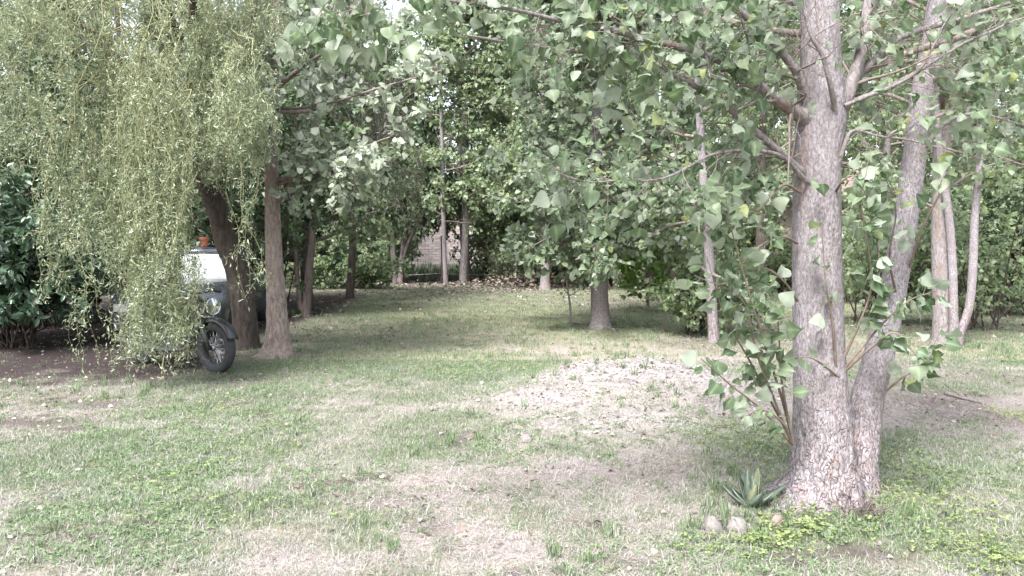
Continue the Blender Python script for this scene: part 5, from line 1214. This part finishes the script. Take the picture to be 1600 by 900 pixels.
MB().add([(xd, -Wb + .08, zb), (xd, Wb - .08, zb), (xc, Wt - .05, zt - .05), (xc, -Wt + .05, zt - .05)], [(0, 1, 2, 3)]).build('rear_window', M['glass'], car, smooth_=False, **L_)
MB().box((-1.6, -.7, .5), (.75, .7, .94)).build('interior', M['interior'], car, smooth_=False, **L_)
for s_ in (-.35, .35): MB().box((-.45, s_ - .22, .94), (-.28, s_ + .22, 1.25), taper=.8).build('seat', M['interior'], car, smooth_=False, bevel=.03, **L_)

# --- small orange bucket on the car roof
bx = W(317, 384, 12.9); bz = 1.375
bk = thing('orange_bucket', 'small orange-red tub standing on the dark car roof', 'bucket', (bx[0], 12.95, bz))
lathe(MB(), [(.0, 0), (.055, 0), (.075, .13), (.08, .13), (.08, .14), (.07, .14), (.05, .01), (.0, .01)], (0, 0, 0), 'z', 24).build('bowl', M['orange'], bk, **L_)
rod(MB(), [(-.078, 0, .13), (-.05, 0, .19), (0, 0, .21), (.05, 0, .19), (.078, 0, .13)], .004, 6, 14).build('handle', M['black'], bk, **L_)

# ------------------------------------------------------------------ agave, stones, fallen branch
r = np.random.default_rng(601)
gxx, gyy = G(1172, 803); gz = float(gh(np.array([gxx]), np.array([gyy]))[0])
ag = thing('agave', 'blue-green agave rosette with toothed leaves at the foot of the big poplar', 'plant', (gxx, gyy, gz))
for k in range(14):
    az = k * 2.4 + r.normal(0, .35); el = 0.2 + 1.1 * (k / 14) ** 0.8 + r.normal(0, .12); Lf = (0.25 - 0.05 * (k / 14)) * r.uniform(.65, 1.2); wd = .036 * r.uniform(.85, 1.15)
    q, f = [], []
    for i in range(9):
        t_ = i / 8; e_ = el + .35 * (0.5 - t_) ; 
        hx = Lf * t_ * math.cos(el + .25 * t_); hz = Lf * t_ * math.sin(el + .25 * t_) ; ww = wd * (0.75 + 1.1 * t_ - 1.85 * t_ ** 2.2) if t_ < 1 else .0008
        ww = max(ww, .0008)
        for j, (u, hgt) in enumerate([(-1, .5), (-.5, .08), (0, -.08), (.5, .08), (1, .5), (0, -.55)]):
            tooth = 1 + (.10 if (i % 2 and abs(u) == 1) else 0)
            side = u * ww * tooth; up_ = hgt * ww * .8
            lx, lz = hx - up_ * math.sin(el), hz + up_ * math.cos(el)
            q.append((lx * math.cos(az) - side * math.sin(az), lx * math.sin(az) + side * math.cos(az), lz + .01))
        if i: f += [(6 * i - 6 + j, 6 * i - 6 + (j + 1) % 6, 6 * i + (j + 1) % 6, 6 * i + j) for j in range(6)]
    tn = np.zeros((54, 3)); tn[:, 0] = np.repeat(0.25 + 0.5 * (np.arange(9) % 2) * 0.6 + r.uniform(0, .25), 6); tn[:, 1] = .35 * (r.random() < .12)
    MB().add(q, f, tn).build('leaf', M['agave'], ag, **L_)

def stone(label, px, py, w, h, tint, seed):
    x, y = G(px, py); wd = w / F * y; hh_ = h / F * y
    u, v = np.meshgrid(np.linspace(0, 2 * math.pi, 28, endpoint=False), np.linspace(-1.2, 1.57, 14)); p = np.stack([np.cos(u) * np.cos(v), np.sin(u) * np.cos(v), np.sin(v)], -1).reshape(-1, 3)
    k = 1 + .9 * (fbm(p * 1.6 + seed * 7.1, 3, seed) - .5) + .25 * (fbm(p * 5, 2, seed + 3) - .5)
    p = p * k[:, None] * np.array([wd / 2, wd * .4, hh_ * .8]); i = np.arange(28 * 14).reshape(14, 28); n_ = np.roll(i, -1, 1)
    f = np.stack([i[:-1], n_[:-1], n_[1:], i[1:]], -1).reshape(-1, 4)
    z = float(gh(np.array([x]), np.array([y]))[0])
    ob = MB().add(p, f, tint).build('stone', M['rock'], local=True); ob.location = (x, y, z + hh_ * .02); ob.rotation_euler = (0, 0, seed)
    return tag(ob, label, 'stone', 'stones round the agave')
stone('rounded pale stone, leftmost of those round the agave', 1112, 832, 40, 26, (.7, .0, 0), 1)
stone('largest rounded pale stone in front of the agave', 1151, 834, 40, 30, (.9, .05, 0), 2)
stone('small pinkish stone between agave and large pale stone', 1158, 815, 22, 14, (.5, .5, 0), 3)
stone('angular pink stone in the clover right of the agave', 1214, 832, 30, 20, (.5, .9, 0), 4)
stone('small white stone lying in the agave rosette', 1172, 775, 9, 8, (1, 0, 0), 5)
stone('pale chunk on the near slope of the rubble mound', 822, 692, 22, 12, (.8, 0, 0), 6)
bpts = [G(1478, 618), G(1505, 625), G(1540, 634)]
fb = thing('fallen_branch', 'short dead branch lying on bare soil at right', 'branch', (*bpts[0], 0))
rod(MB(), [(x, y, float(gh(np.array([x]), np.array([y]))[0]) + .02) for x, y in bpts], (.022, .014, .006), 8, 14).build('stick', M['bark_mid'], fb)
rod(MB(), [(bpts[1][0], bpts[1][1], .03), (bpts[1][0] - .02, bpts[1][1] + .3, .10)], (.01, .004), 6).build('side_twig', M['twig'], fb)
print('triangles', sum(sum(len(p_.vertices) - 2 for p_ in []) if False else len(me.loops) - 2 * len(me.polygons) for me in bpy.data.meshes))
